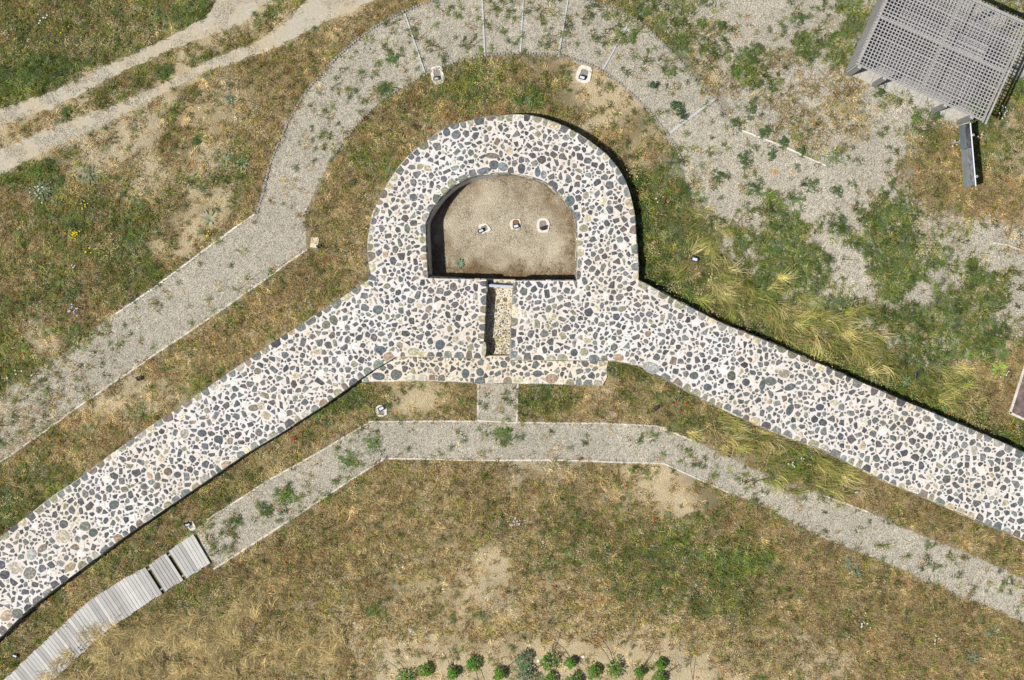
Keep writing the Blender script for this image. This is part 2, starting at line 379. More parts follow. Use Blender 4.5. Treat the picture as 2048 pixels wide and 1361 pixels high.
def stone_mesh(mb, poly, z, h, col):
    n = len(poly); cx = sum(p[0] for p in poly) / n; cy = sum(p[1] for p in poly) / n
    if area(poly) < 3: return
    s = sum(poly[i][0] * poly[(i + 1) % n][1] - poly[(i + 1) % n][0] * poly[i][1] for i in range(n))
    if s > 0: poly = poly[::-1]      # pixel y runs down
    vs = [P(x, y, z - .02) for x, y in poly] + [P(cx + (x - cx) * .965, cy + (y - cy) * .965, z + h * .7) for x, y in poly]
    vs += [P(cx + (x - cx) * .8, cy + (y - cy) * .8, z + h * (.9 + random.random() * .35)) for x, y in poly]
    vs.append(P(cx, cy, z + h * (1.0 + random.random() * .4)))
    fs = []
    for k in range(n):
        l = (k + 1) % n; fs += [(k, l, n + l, n + k), (n + k, n + l, 2 * n + l, 2 * n + k), (2 * n + k, 2 * n + l, 3 * n)]
    mb.add(vs, fs, col)
def pack(poly, edges, z, parent, seeds=(), dens=1.0, warm=0.0, edge_rng=((11, 24), (9, 15)), limit=300, sizes=((8.0, 9.4, 6), (6.2, 7.8, 70), (4.3, 6.2, 620), (2.9, 4.3, 1500), (1.9, 2.9, 1000), (1.2, 1.8, 160)), keep=None):
    """fill an outline with irregular stones: hand-placed ones, a row along each free edge, then the rest"""
    S = []     # x, y, r, polygon, colour
    for (x, y, rx, ry, ang, col) in seeds:
        n = 11; pg = []
        for k in range(n):
            t = 2 * math.pi * k / n; q = 1 + (random.random() - .5) * .16; a = R(ang)
            u, w = rx * q * math.cos(t), ry * q * math.sin(t); pg.append((x + u * math.cos(a) - w * math.sin(a), y + u * math.sin(a) + w * math.cos(a)))
        S.append((x, y, math.sqrt(rx * ry), pg, col, 1))
    pa = np.array(poly)
    for e in edges:
        pts = resample(e, 1.0); i = 2
        while i < len(pts) - 8:
            L = random.uniform(*edge_rng[0]); D = random.uniform(*edge_rng[1])
            j = min(i + int(L), len(pts) - 1)
            if j - i < 6: break
            (x0, y0), (x1, y1) = pts[i], pts[j]; d = math.hypot(x1 - x0, y1 - y0) or 1; tx, ty = (x1 - x0) / d, (y1 - y0) / d; nx, ny = -ty, tx
            if not inside(poly, [(x0 + x1) / 2 + nx * 5], [(y0 + y1) / 2 + ny * 5])[0]: nx, ny = -nx, -ny
            o = random.uniform(-1.0, .6)
            base = [(0, o), (d * random.uniform(.3, .7), o + random.uniform(-.6, .6)), (d, o), (d * random.uniform(.88, 1.0), o + D * .55), (d * random.uniform(.66, .9), o + D * random.uniform(.85, 1.05)), (d * random.uniform(.1, .4), o + D * random.uniform(.8, 1.05)), (d * random.uniform(0, .12), o + D * .5)]
            pg = [(x0 + tx * a + nx * b_, y0 + ty * a + ny * b_) for a, b_ in base]
            cx = sum(p[0] for p in pg) / 7; cy = sum(p[1] for p in pg) / 7
            if not any((cx - s[0]) ** 2 + (cy - s[1]) ** 2 < (s[2] + 6) ** 2 for s in S if s[5] == 1):
                S.append((cx, cy, (d + D) / 4, pg, stone_col(9, True), 2))
            i = j + random.choice((1, 2, 2, 3, 4))
    x0, y0 = pa.min(0); x1, y1 = pa.max(0); x0 = max(x0, -70); x1 = min(x1, 2120); y1 = min(y1, 1430); A = (x1 - x0) * (y1 - y0)
    g = 26; grid = {}
    def put(k):
        grid.setdefault((int(S[k][0] // g), int(S[k][1] // g)), []).append(k)
    for k in range(len(S)): put(k)
    def near(x, y, rr=1):
        gx, gy = int(x // g), int(y // g)
        for a in range(gx - rr, gx + rr + 1):
            for b_ in range(gy - rr, gy + rr + 1):
                for k in grid.get((a, b_), ()): yield k
    for lo, hi, per in sizes:
        n = int(per * A / 1e5 * 6 * dens)
        X = RNG.uniform(x0, x1, n); Y = RNG.uniform(y0, y1, n); ok = inside(poly, X, Y); ok &= edge_dist(poly, X, Y, True) > (lo * .9 + 1)
        for x, y in zip(X[ok], Y[ok]):
            r = random.uniform(lo, hi); good = True; gap = random.uniform(.3, 1.3) * (1 if r > 3 else .7)
            for k in near(x, y, 1 if r < 9 else 2):
                q = S[k]
                if (x - q[0]) ** 2 + (y - q[1]) ** 2 < ((r + q[2]) * (.97 if q[5] else .90) + gap) ** 2: good = False; break
            if good: S.append((x, y, r, None, None, 0)); put(len(S) - 1)
    out = []
    for k, (x, y, r, pg, col, fixed) in enumerate(S):
        if not fixed:
            asp = random.choice((1.0, 1.12, 1.25, 1.4, 1.6)) if r > 2.5 else random.choice((1, 1.2))
            pg = blob(x, y, r * 1.2, asp, random.random() * 3.14, random.choice((3, 4, 4, 5, 5, 6)) if r > 3 else random.choice((4, 5)), .38)
            for m in near(x, y, 2 if r > 9 else 1):
                if m == k: continue
                q = S[m]; dx, dy = q[0] - x, q[1] - y; d = math.hypot(dx, dy)
                if d > r * 1.7 + q[2] * 1.5: continue
                cut = d * (r + .2) / (r + q[2]) - random.uniform(.45, 1.35) * (1 if r > 3.6 else .6)
                if q[5]: cut = min(cut, d - q[2] * 1.0 - 1)
                ux, uy = dx / d, dy / d; pg = clip(pg, ux, uy, ux * x + uy * y + max(cut, 1.0))
                if len(pg) < 3: break
            if len(pg) < 3: continue
            if random.random() < .3 and len(pg) < 8 and r > 4:   # knock a corner off
                i = random.randrange(len(pg)); a = pg[i - 1]; b_ = pg[i]; c_ = pg[(i + 1) % len(pg)]
                pg = pg[:i] + [(b_[0] * .7 + a[0] * .3, b_[1] * .7 + a[1] * .3), (b_[0] * .7 + c_[0] * .3, b_[1] * .7 + c_[1] * .3)] + pg[i + 1:]
            col = stone_col(r, False, warm)
        if len(pg) > 8 and not fixed: pg = pg[:8]
        if len(pg) <= 5 and r > 3:       # broken, slightly hollow edges
            q_ = []
            for i in range(len(pg)):
                a_, b_ = pg[i], pg[(i + 1) % len(pg)]; t_ = random.uniform(.3, .7); m_ = (a_[0] + (b_[0] - a_[0]) * t_, a_[1] + (b_[1] - a_[1]) * t_)
                k_ = random.uniform(-.04, .17); q_ += [a_, (m_[0] + (x - m_[0]) * k_, m_[1] + (y - m_[1]) * k_)]
            pg = q_
        a = area(pg)
        if a < 4: continue
        out.append((a, pg, col, r))
    def vis(o):
        x, y = o[1][0]; return -8 < x < 2056 and -8 < y < 1369
    out.sort(key=lambda o: (not vis(o), -o[0]))
    rest = MB()
    for i, (a, pg, col, r) in enumerate(out):
        h = min(.022, .006 + r * .0012) * random.uniform(.5, 1.15)
        if i < limit:
            mb = MB(); stone_mesh(mb, pg, z, h, col)
            if mb.v: mb.build("stone", STONE, parent)
        else: stone_mesh(rest, pg, z, h, col)
    if rest.v: tag(rest.build("small_stones", STONE, parent), kind='stuff')
    return len(out)
def body(name, poly, z0, z1, mats, parent, batter=None):
    n = len(poly); s = sum(poly[i][0] * poly[(i + 1) % n][1] - poly[(i + 1) % n][0] * poly[i][1] for i in range(n))
    pg = poly if s < 0 else poly[::-1]
    top = [P(x, y, z1) for x, y in pg]; bot = []
    for i, (x, y, z) in enumerate(top):
        b_ = .03
        if batter: b_ = batter(*pg[i])
        a = top[i - 1]; c_ = top[(i + 1) % n]; dx, dy = c_[0] - a[0], c_[1] - a[1]; L = math.hypot(dx, dy) or 1
        bot.append((x + dy / L * b_, y - dx / L * b_, z0))
    mb = MB(); mb.add(top, [tuple(range(n))]); mb.m[-1] = 0
    mb.add(top + bot, [(n + i, n + (i + 1) % n, (i + 1) % n, i) for i in range(n)], None, 0)
    return mb.build(name, mats, parent)
def facing(edges, z0, z1, parent, sign_poly, bat=.03):
    """courses of rough stones standing slightly proud of the vertical faces"""
    mb = MB()
    for e in edges:
        w = [P(x, y, z1) for x, y in e]
        pts = resample([(p[0], p[1]) for p in w], .02); z = z0 + .03
        while z < z1 - .08:
            hh = random.uniform(.10, .2); i = 1
            while i < len(pts) - 6:
                L = int(random.uniform(.14, .34) / .02); j = min(i + L, len(pts) - 1)
                if j - i < 4: break
                (x0, y0), (x1, y1) = pts[i], pts[j]; d = math.hypot(x1 - x0, y1 - y0) or 1; tx, ty = (x1 - x0) / d, (y1 - y0) / d; nx, ny = -ty, tx
                mx, my = (x0 + x1) / 2 + nx * .06, (y0 + y1) / 2 + ny * .06
                if inside(sign_poly, [mx], [my])[0]: nx, ny = -nx, -ny
                zt = min(z + hh - .02, z1 - .03); f = (z1 - z) / max(z1 - z0, .1)
                q = [(x0, y0, z), (x1, y1, z), (x1, y1, zt), (x0, y0, zt)]
                def pr(p, o): return (p[0] + nx * o, p[1] + ny * o, p[2])
                o1 = bat * f + random.uniform(.008, .018); c = stone_col(9, True)
                mid = [pr((q[k][0] + (mx - q[k][0]) * .12, q[k][1] + (my - q[k][1]) * .12, q[k][2] * .88 + (z + zt) / 2 * .12), o1) for k in range(4)]
                bk = [pr(p, -.03) for p in q]
                mb.add(bk + mid, [(4, 5, 6, 7), (0, 1, 5, 4), (1, 2, 6, 5), (2, 3, 7, 6), (3, 0, 4, 7)], c)
                i = j + 1
            z += hh
    tag(mb.build("facing_stones", STONE, parent), kind='stuff')
def world_poly(poly, z): return [P(x, y, z)[:2] for x, y in poly]

tw = empty("tower_ruin", P(1010, 640, 0), 0, "low horseshoe shaped stone tower ruin with dark stones set in white mortar", "tower ruin")
tw.location = (0, 0, 0)
bodyT = body("mortar_core", TOWER, FLOORZ - .05, TOP, MORTAR, tw, lambda x, y: (.10 if x < 1000 else .05) if 845 < x < 1160 and 340 < y < 563 and not (960 < x < 1035 and y > 555) else .03)
seedsT = [(988, 330, 10, 10, 0, (.12, .13, .14)), (1006, 334, 11, 9, 20, (.22, .25, .26)), (1043, 338, 8, 11, 5, (.10, .11, .12)), (984, 312, 15, 6, 8, (.20, .17, .15)),
          (968, 342, 15, 7, -12, (.15, .17, .18)), (1075, 345, 6, 10, 0, (.14, .17, .19)), (1087, 350, 6, 9, 0, (.22, .26, .28)), (1140, 402, 10, 11, 0, (.12, .15, .15)),
          (1167, 457, 9, 8, 0, (.32, .32, .2)), (893, 265, 8, 9, 0, (.11, .13, .15)), (912, 270, 9, 10, 30, (.15, .17, .17)), (845, 480, 6, 8, 0, (.34, .33, .2)),
          (1237, 716, 11, 8, 0, (.42, .30, .22)), (880, 690, 10, 11, 20, (.10, .12, .14)), (760, 700, 13, 8, 5, (.12, .14, .16)), (827, 704, 12, 8, 0, (.40, .37, .24)),
          (756, 620, 11, 10, 0, (.14, .16, .16)), (968, 700, 5, 16, 4, (.42, .41, .29)), (1168, 705, 9, 9, 0, (.36, .34, .22)), (1148, 706, 8, 8, 0, (.09, .11, .11))]
pack(TOWER, [outer, inner, pass_l, pass_r, bot_l, bot_r], TOP, tw, seedsT)
facing([outer, inner, pass_l, pass_r, [(855, 557), (972.8, 560)], [(1028.3, 562), (1154, 562)], bot_l, bot_r], FLOORZ, TOP, tw, world_poly(TOWER, TOP))
al = empty("curtain_wall", (0, 0, 0), 0, "long low stone wall running from the tower down to the lower left corner", "wall", "curtain walls of the ruin")
body("mortar_core", ARML, -.05, TOP, MORTAR, al)
seedsL = [(125, 1074, 15, 14, 0, (.50, .44, .33)), (30, 1137, 17, 13, 5, (.50, .45, .37)), (59, 1147, 13, 14, 40, (.25, .24, .20)), (170, 1053, 12, 10, 0, (.20, .21, .18)),
          (127, 1049, 9, 9, 0, (.10, .11, .115)), (186, 1066, 10, 9, 0, (.12, .14, .13)), (369, 868, 9, 10, 10, (.34, .32, .27)), (63, 1110, 10, 12, 20, (.40, .40, .38)),
          (85, 1097, 12, 7, -40, (.24, .21, .17)), (336, 944, 9, 8, 0, (.17, .13, .11)), (355, 950, 8, 7, 0, (.10, .11, .12)), (507, 816, 12, 7, -5, (.22, .20, .15)),
          (522, 813, 7, 8, 0, (.45, .40, .30)), (404, 867, 10, 8, 0, (.10, .11, .12)), (9, 1150, 11, 9, 0, (.09, .10, .11)), (228, 1010, 11, 9, -30, (.12, .14, .13)),
          (564, 830, 6, 6, 0, (.8, .8, .82)), (435, 879, 8, 8, 0, (.09, .10, .11)), (441, 881, 5, 9, 0, (.09, .10, .11)), (13, 1232, 14, 10, -35, (.42, .33, .24)), (667, 641, 11, 8, 60, (.16, .16, .12)),
          (652, 650, 9, 9, 0, (.18, .18, .13)), (218, 978, 7, 8, 0, (.13, .15, .13)), (140, 1135, 13, 8, -30, (.36, .30, .19)), (35, 1228, 12, 11, 0, (.18, .19, .16))]
pack(ARML, [armL_up, armL_lo[:-1]], TOP, al, seedsL)
facing([armL_up, armL_lo], 0, TOP, al, world_poly(ARML, TOP))
ar = empty("curtain_wall", (0, 0, 0), 0, "long low stone wall running from the tower across to the right edge", "wall", "curtain walls of the ruin")
body("mortar_core", ARMR, -.05, TOP, MORTAR, ar)
seedsR = [(1302, 736, 19, 12, 24, (.36, .36, .34)), (1265, 725, 7, 6, 0, (.40, .40, .30)), (1388, 752, 10, 8, 0, (.11, .12, .11)), (1541, 763, 13, 9, 10, (.15, .17, .16)),
          (1580, 775, 12, 7, -20, (.13, .14, .14)), (1463, 752, 9, 10, 0, (.13, .13, .10)), (1492, 765, 8, 8, 0, (.09, .10, .11)), (1415, 775, 9, 8, 0, (.11, .12, .13)), (1853, 838, 9, 7, 0, (.22, .2, .16)),
          (1580, 820, 7, 13, 25, (.10, .11, .11)), (1525, 770, 6, 12, 15, (.12, .14, .14)), (1640, 815, 9, 7, 0, (.09, .10, .13)), (1568, 748, 13, 9, 0, (.36, .32, .24))]
pack(ARMR, [armR_up, armR_lo[:-1]], TOP, ar, seedsR)
facing([armR_up, armR_lo], 0, TOP, ar, world_poly(ARMR, TOP))
lg = empty("stone_ledge", (0, 0, 0), 0, "lower stone ledge with sandy mortar along the foot of the tower", "ledge")
LZ = .36
body("mortar_core", LEDGE, -.05, LZ, WARM, lg)
pack(LEDGE, [[(724, 764), (851, 761), (953, 766), (1090, 767.5), (1205, 771)]], LZ, lg, [(792, 750, 12, 11, 0, (.15, .16, .15)), (757, 753, 14, 8, 5, (.12, .14, .15)), (931, 748, 8, 10, 0, (.11, .14, .16)), (1103, 758, 13, 10, 0, (.36, .28, .2)), (960, 745, 8, 9, -20, (.12, .14, .15)), (1075, 748, 10, 7, 0, (.13, .14, .15))], 1.0, .14)
facing([[(724, 764), (851, 761), (953, 766), (1090, 767.5), (1205, 771), (1214, 755), (1213, 738)]], 0, LZ, lg, world_poly(LEDGE, LZ))
# floor of the narrow passage: sandy mortar peppered with pebbles
PF = [(968, 566), (1034, 566), (1028, 716), (958, 714)]
pf = empty("passage_floor"); tag(pf, kind='structure')
body("mortar_bed", PF, FLOORZ, .10, WARM, pf)
pack(PF, [], .10, pf, [(1010, 600, 5, 5, 0, (.24, .18, .12)), (1022, 612, 5, 7, 0, (.38, .32, .18)), (1010, 627, 4, 4, 0, (.3, .3, .26)), (996, 603, 4, 5, 0, (.3, .25, .18))], 1.0, .1, sizes=((3.0, 3.8, 25), (1.6, 2.2, 600), (1.1, 1.6, 3200)))
# sill with flat stones at the chamber end, and the pale metal beam across it
sill = empty("door_sill", (0, 0, 0), 0, "low mortared stone sill where the passage meets the chamber", "sill")
SP = [(971, 559), (1030, 560), (1030, 577), (971, 577)]
body("mortar_core", SP, FLOORZ, .26, WARM, sill)
pack(SP, [], .26, sill, [(980, 565, 8, 4, 0, (.2, .22, .2)), (1003, 563, 5, 3, 0, (.34, .33, .25)), (1018, 566, 5, 3, 0, (.3, .3, .26))], .4)
bm = empty("metal_beam", P(1001, 573, .50), 0, "pale metal beam bridging the narrow passage beside the chamber", "beam")
a = Vector(P(975, 571.5, .50)); b_ = Vector(P(1029, 574.5, .50)); dd = b_ - a; mb = MB()
Mx = Matrix.Translation((a + b_) / 2 - bm.location) @ Matrix.Rotation(math.atan2(dd.y, dd.x), 4, 'Z')
mb.box((0, 0, 0), (dd.length, .075, .05), Mx); mb.build("top_flange", METAL, bm)
mb = MB(); mb.box((0, .05, -.075), (dd.length, .03, .10), Mx); mb.build("beam_shadow", DARK, bm)  # dark bar standing in for the shadow line beside the beam
# chamber floor
def chamber_floor():
    xs = np.arange(830, 1185, 5.0); ys = np.arange(325, 590, 5.0); X, Y = np.meshgrid(xs, ys); nx = len(xs)
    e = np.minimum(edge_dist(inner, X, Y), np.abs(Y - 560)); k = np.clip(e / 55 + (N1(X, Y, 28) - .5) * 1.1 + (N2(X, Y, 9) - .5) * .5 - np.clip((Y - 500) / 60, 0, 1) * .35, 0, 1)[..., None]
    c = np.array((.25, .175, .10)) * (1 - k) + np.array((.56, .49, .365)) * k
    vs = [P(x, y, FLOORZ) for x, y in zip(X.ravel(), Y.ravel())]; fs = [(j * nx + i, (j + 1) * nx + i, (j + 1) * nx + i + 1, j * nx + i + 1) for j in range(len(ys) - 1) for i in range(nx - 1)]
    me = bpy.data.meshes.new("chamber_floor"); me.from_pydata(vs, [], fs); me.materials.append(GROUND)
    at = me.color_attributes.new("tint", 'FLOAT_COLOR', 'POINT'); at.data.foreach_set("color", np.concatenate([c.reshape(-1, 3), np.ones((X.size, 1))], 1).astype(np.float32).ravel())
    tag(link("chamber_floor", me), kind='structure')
chamber_floor()

# ------------------------------------------------------------------ scattered growth and gravel (uncountable stuff)
def scatter(name, variants, pts, rots, scl, tint, var, z):
    col = bpy.data.collections.new(name + "_shapes")
    for k, me in enumerate(variants):
        o = bpy.data.objects.new("%s_shape.%03d" % (name, k), me); col.objects.link(o)
    me = bpy.data.meshes.new(name); n = len(pts); me.vertices.add(n)
    co = np.zeros((n, 3), np.float32); co[:, :2] = pts; co[:, 2] = z; me.vertices.foreach_set("co", co.ravel())
    a = me.attributes.new("rot", 'FLOAT_VECTOR', 'POINT'); a.data.foreach_set("vector", np.asarray(rots, np.float32).ravel())
    a = me.attributes.new("scl", 'FLOAT_VECTOR', 'POINT'); a.data.foreach_set("vector", np.asarray(scl, np.float32).ravel())
    a = me.attributes.new("tint_here", 'FLOAT_COLOR', 'POINT'); a.data.foreach_set("color", np.concatenate([tint, np.ones((n, 1))], 1).astype(np.float32).ravel())
    a = me.attributes.new("var", 'INT', 'POINT'); a.data.foreach_set("value", np.asarray(var, np.int32))
    o = link(name, me); g = bpy.data.node_groups.new(name + "_spread", 'GeometryNodeTree')
    g.interface.new_socket("Geometry", in_out='INPUT', socket_type='NodeSocketGeometry'); g.interface.new_socket("Geometry", in_out='OUTPUT', socket_type='NodeSocketGeometry')
    gi = g.nodes.new("NodeGroupInput"); go = g.nodes.new("NodeGroupOutput"); ip = g.nodes.new("GeometryNodeInstanceOnPoints")
    ci = g.nodes.new("GeometryNodeCollectionInfo"); ci.inputs[0].default_value = col; ci.inputs[1].default_value = True; ci.inputs[2].default_value = True
    def na(nm, ty):
        q = g.nodes.new("GeometryNodeInputNamedAttribute"); q.data_type = ty; q.inputs[0].default_value = nm; return q.outputs[0]
    er = g.nodes.new("FunctionNodeEulerToRotation")
    g.links.new(gi.outputs[0], ip.inputs["Points"]); g.links.new(ci.outputs[0], ip.inputs["Instance"]); ip.inputs["Pick Instance"].default_value = True
    g.links.new(na("var", 'INT'), ip.inputs["Instance Index"]); g.links.new(na("rot", 'FLOAT_VECTOR'), er.inputs[0]); g.links.new(er.outputs[0], ip.inputs["Rotation"])
    g.links.new(na("scl", 'FLOAT_VECTOR'), ip.inputs["Scale"]); g.links.new(ip.outputs[0], go.inputs[0])
    md = o.modifiers.new("spread", 'NODES'); md.node_group = g
    return tag(o, kind='stuff')
def blade(mb, x, y, ang, L, w, lean, up, col, seg=2, curl=0.0):
    """a thin arched blade; lean = horizontal reach, up = height"""
    vs = []; a = ang; px, py = x, y
    for k in range(seg + 1):
        t = k / seg
        hx = lean * (t ** 1.3); z = up * math.sin(min(t * 1.9, 1.57 + (t - .8) * .9 if t > .8 else 9) if seg > 2 else t * 1.35)
        aa = ang + curl * t
        cx, cy = x + hx * math.cos(aa), y + hx * math.sin(aa); ww = w * (1 - t * .85) / 2
        vs += [(cx - math.sin(aa) * ww, cy + math.cos(aa) * ww, z), (cx + math.sin(aa) * ww, cy - math.cos(aa) * ww, z)]
    fs = [(2 * k, 2 * k + 1, 2 * k + 3, 2 * k + 2) for k in range(seg)]
    mb.add(vs, fs, col)
def shade(lo=.45, hi=1.6): k = random.uniform(lo, hi); return (k * random.uniform(.93, 1.07), k, k * random.uniform(.88, 1.1))
def grass_tuft(nb, spread, h, w):
    mb = MB()
    for _ in range(nb):
        r = spread * math.sqrt(random.random()); t = random.random() * 6.28; a = random.random() * 6.28; hh = h * random.uniform(.4, 1.1)
        blade(mb, r * math.cos(t), r * math.sin(t), a, 0, w * random.uniform(.7, 1.3), hh * random.uniform(.25, 1.3), hh, shade(), 2)
    return mb.mesh("tuft", LEAF)
def seed_tuft():
    mb = MB()
    for _ in range(18):
        r = .08 * math.sqrt(random.random()); t = random.random() * 6.28; a = random.random() * 6.28; hh = random.uniform(.1, .24); ln = hh * random.uniform(.2, .8)
        x, y = r * math.cos(t), r * math.sin(t); c = shade()
        blade(mb, x, y, a, 0, .006, ln, hh, tuple(q * .6 for q in c), 2)
        ex, ey = x + ln * math.cos(a), y + ln * math.sin(a); s = .013; q = random.random() * 3
        u = (math.cos(q) * s, math.sin(q) * s); v_ = (-math.sin(q) * s * .38, math.cos(q) * s * .38)
        k = tuple(min(z * 1.15, 1.5) for z in c)
        mb.add([(ex - u[0], ey - u[1], hh * .95), (ex + v_[0], ey + v_[1], hh), (ex + u[0], ey + u[1], hh * .97), (ex - v_[0], ey - v_[1], hh)], [(0, 1, 2, 3)], k)
    return mb.mesh("seed_tuft", LEAF)
def leafy(nl, rad, h, lw, mat=LEAF, base=(1, 1, 1), lobes=3):
    mb = MB()
    for i in range(nl):
        a = random.random() * 6.28; L = rad * random.uniform(.5, 1.05); z0 = h * random.uniform(.1, .7)
        for k in range(lobes):
            t = .3 + .7 * k / max(1, lobes - 1); x, y = L * t * math.cos(a), L * t * math.sin(a); aa = a + random.uniform(-.9, .9); s = lw * random.uniform(.6, 1.2)
            ux, uy = math.cos(aa), math.sin(aa); z = z0 + h * .4 * math.sin(t * 2.6) + random.uniform(-.01, .01); tz = random.uniform(-.3, .3) * s; c = shade(.65, 1.35); c = tuple(c[q] * base[q] for q in range(3))
            mb.add([(x - ux * s, y - uy * s, z - tz), (x - uy * s * .38, y + ux * s * .38, z + .004), (x + ux * s, y + uy * s, z + tz), (x + uy * s * .38, y - ux * s * .38, z + .004)], [(0, 1, 2, 3)], c)
    return mb.mesh("leafy", mat)
def long_tuft(nb=20, l0=.22, l1=.55, w0=.006, w1=.013):
    mb = MB(); cu = random.uniform(-.7, .7)
    for _ in range(nb):
        x, y = random.uniform(-.08, .08), random.uniform(-.08, .08)
        blade(mb, x, y, random.gauss(0, .38), 0, random.uniform(w0, w1), random.uniform(l0, l1), random.uniform(.12, .34), shade(.35, 1.6), 5, cu + random.gauss(0, .2))
    return mb.mesh("long_tuft", LEAF)
def chips(n, rad, lo, hi):
    mb = MB()
    for _ in range(n):
        r = rad * math.sqrt(random.random()); t = random.random() * 6.28; x, y = r * math.cos(t), r * math.sin(t); s = random.uniform(lo, hi); a = random.random() * 6.28
        pts = [(x + s * random.uniform(.7, 1.2) * math.cos(a + k * 1.571 + random.uniform(-.3, .3)), y + s * random.uniform(.6, 1.1) * math.sin(a + k * 1.571), 0) for k in range(4)]
        hz = s * random.uniform(.7, 1.3); tp = [(x + (p[0] - x) * .55 + random.uniform(-.2, .2) * s, y + (p[1] - y) * .55, hz * random.uniform(.7, 1)) for p in pts]
        k = random.choice((.4, .7, .9, 1.05, 1.2, 1.4)); w = random.uniform(.92, 1.06)
        mb.add(pts + tp, [(4, 5, 6, 7), (0, 1, 5, 4), (1, 2, 6, 5), (2, 3, 7, 6), (3, 0, 4, 7)], (k * 1.02, k, k * w))
    return mb.mesh("chips", CHIP)

DG = [(.12, .185, .055), (.095, .155, .05), (.14, .20, .09), (.17, .23, .13), (.145, .21, .055)]     # leafy greens
GG = [(.17, .22, .05), (.23, .26, .07), (.13, .18, .045), (.29, .30, .09)]    # grass greens
YG = [(.34, .32, .075), (.30, .28, .08), (.38, .35, .13)]
BR = [(.34, .235, .105), (.38, .28, .13), (.27, .185, .085), (.37, .235, .105), (.30, .225, .10)]
TN = [(.49, .41, .225), (.56, .48, .28), (.42, .345, .185)]
PL = [(.66, .59, .41), (.60, .55, .40), (.60, .52, .33)]
#        cover, {kind: (weight, colours)}   kinds: d dry tuft, g green tuft, s seed tuft, w leafy weed, l long grass
MIXES = {
 'y': (.98, [('g', .34, GG), ('d', .22, YG), ('w', .12, DG), ('d', .15, BR), ('s', .10, TN + PL), ('d', .07, TN)]),
 'G': (.99, [('g', .44, GG), ('w', .30, DG), ('d', .12, YG), ('s', .06, PL), ('d', .08, BR)]),
 'o': (.93, [('g', .27, GG), ('w', .10, DG), ('d', .30, BR), ('d', .25, TN), ('s', .08, TN)]),
 'b': (.93, [('d', .42, BR), ('d', .37, TN), ('s', .08, TN), ('g', .06, GG), ('w', .01, DG), ('d', .06, YG)]),
 't': (.86, [('d', .52, TN), ('d', .26, BR), ('s', .10, PL), ('g', .09, YG), ('w', .03, DG)]),
 'f': (.98, [('s', .42, PL), ('g', .22, GG), ('d', .16, TN), ('d', .10, YG), ('w', .10, DG)]),
 'p': (.60, [('d', .40, TN), ('d', .30, PL), ('s', .12, PL), ('d', .12, BR), ('w', .06, DG)]),
 's': (.26, [('d', .40, TN), ('d', .34, PL), ('d', .16, BR), ('w', .10, DG)]),
 'r': (.035, [('w', .5, DG), ('d', .3, BR), ('g', .2, GG)]),
 'w': (.22, [('w', .62, DG), ('g', .18, GG), ('d', .2, BR)]),
 'g': (.97, [('w', .64, DG), ('g', .26, GG), ('d', .06, YG), ('d', .04, BR)]),
 'l': (.98, [('l', .40, [(.40, .37, .15), (.32, .34, .11), (.54, .48, .27), (.22, .27, .07), (.48, .42, .21), (.28, .32, .09)]), ('g', .34, GG), ('d', .16, TN), ('w', .06, DG), ('s', .04, PL)]),
 '.': (0, [])}
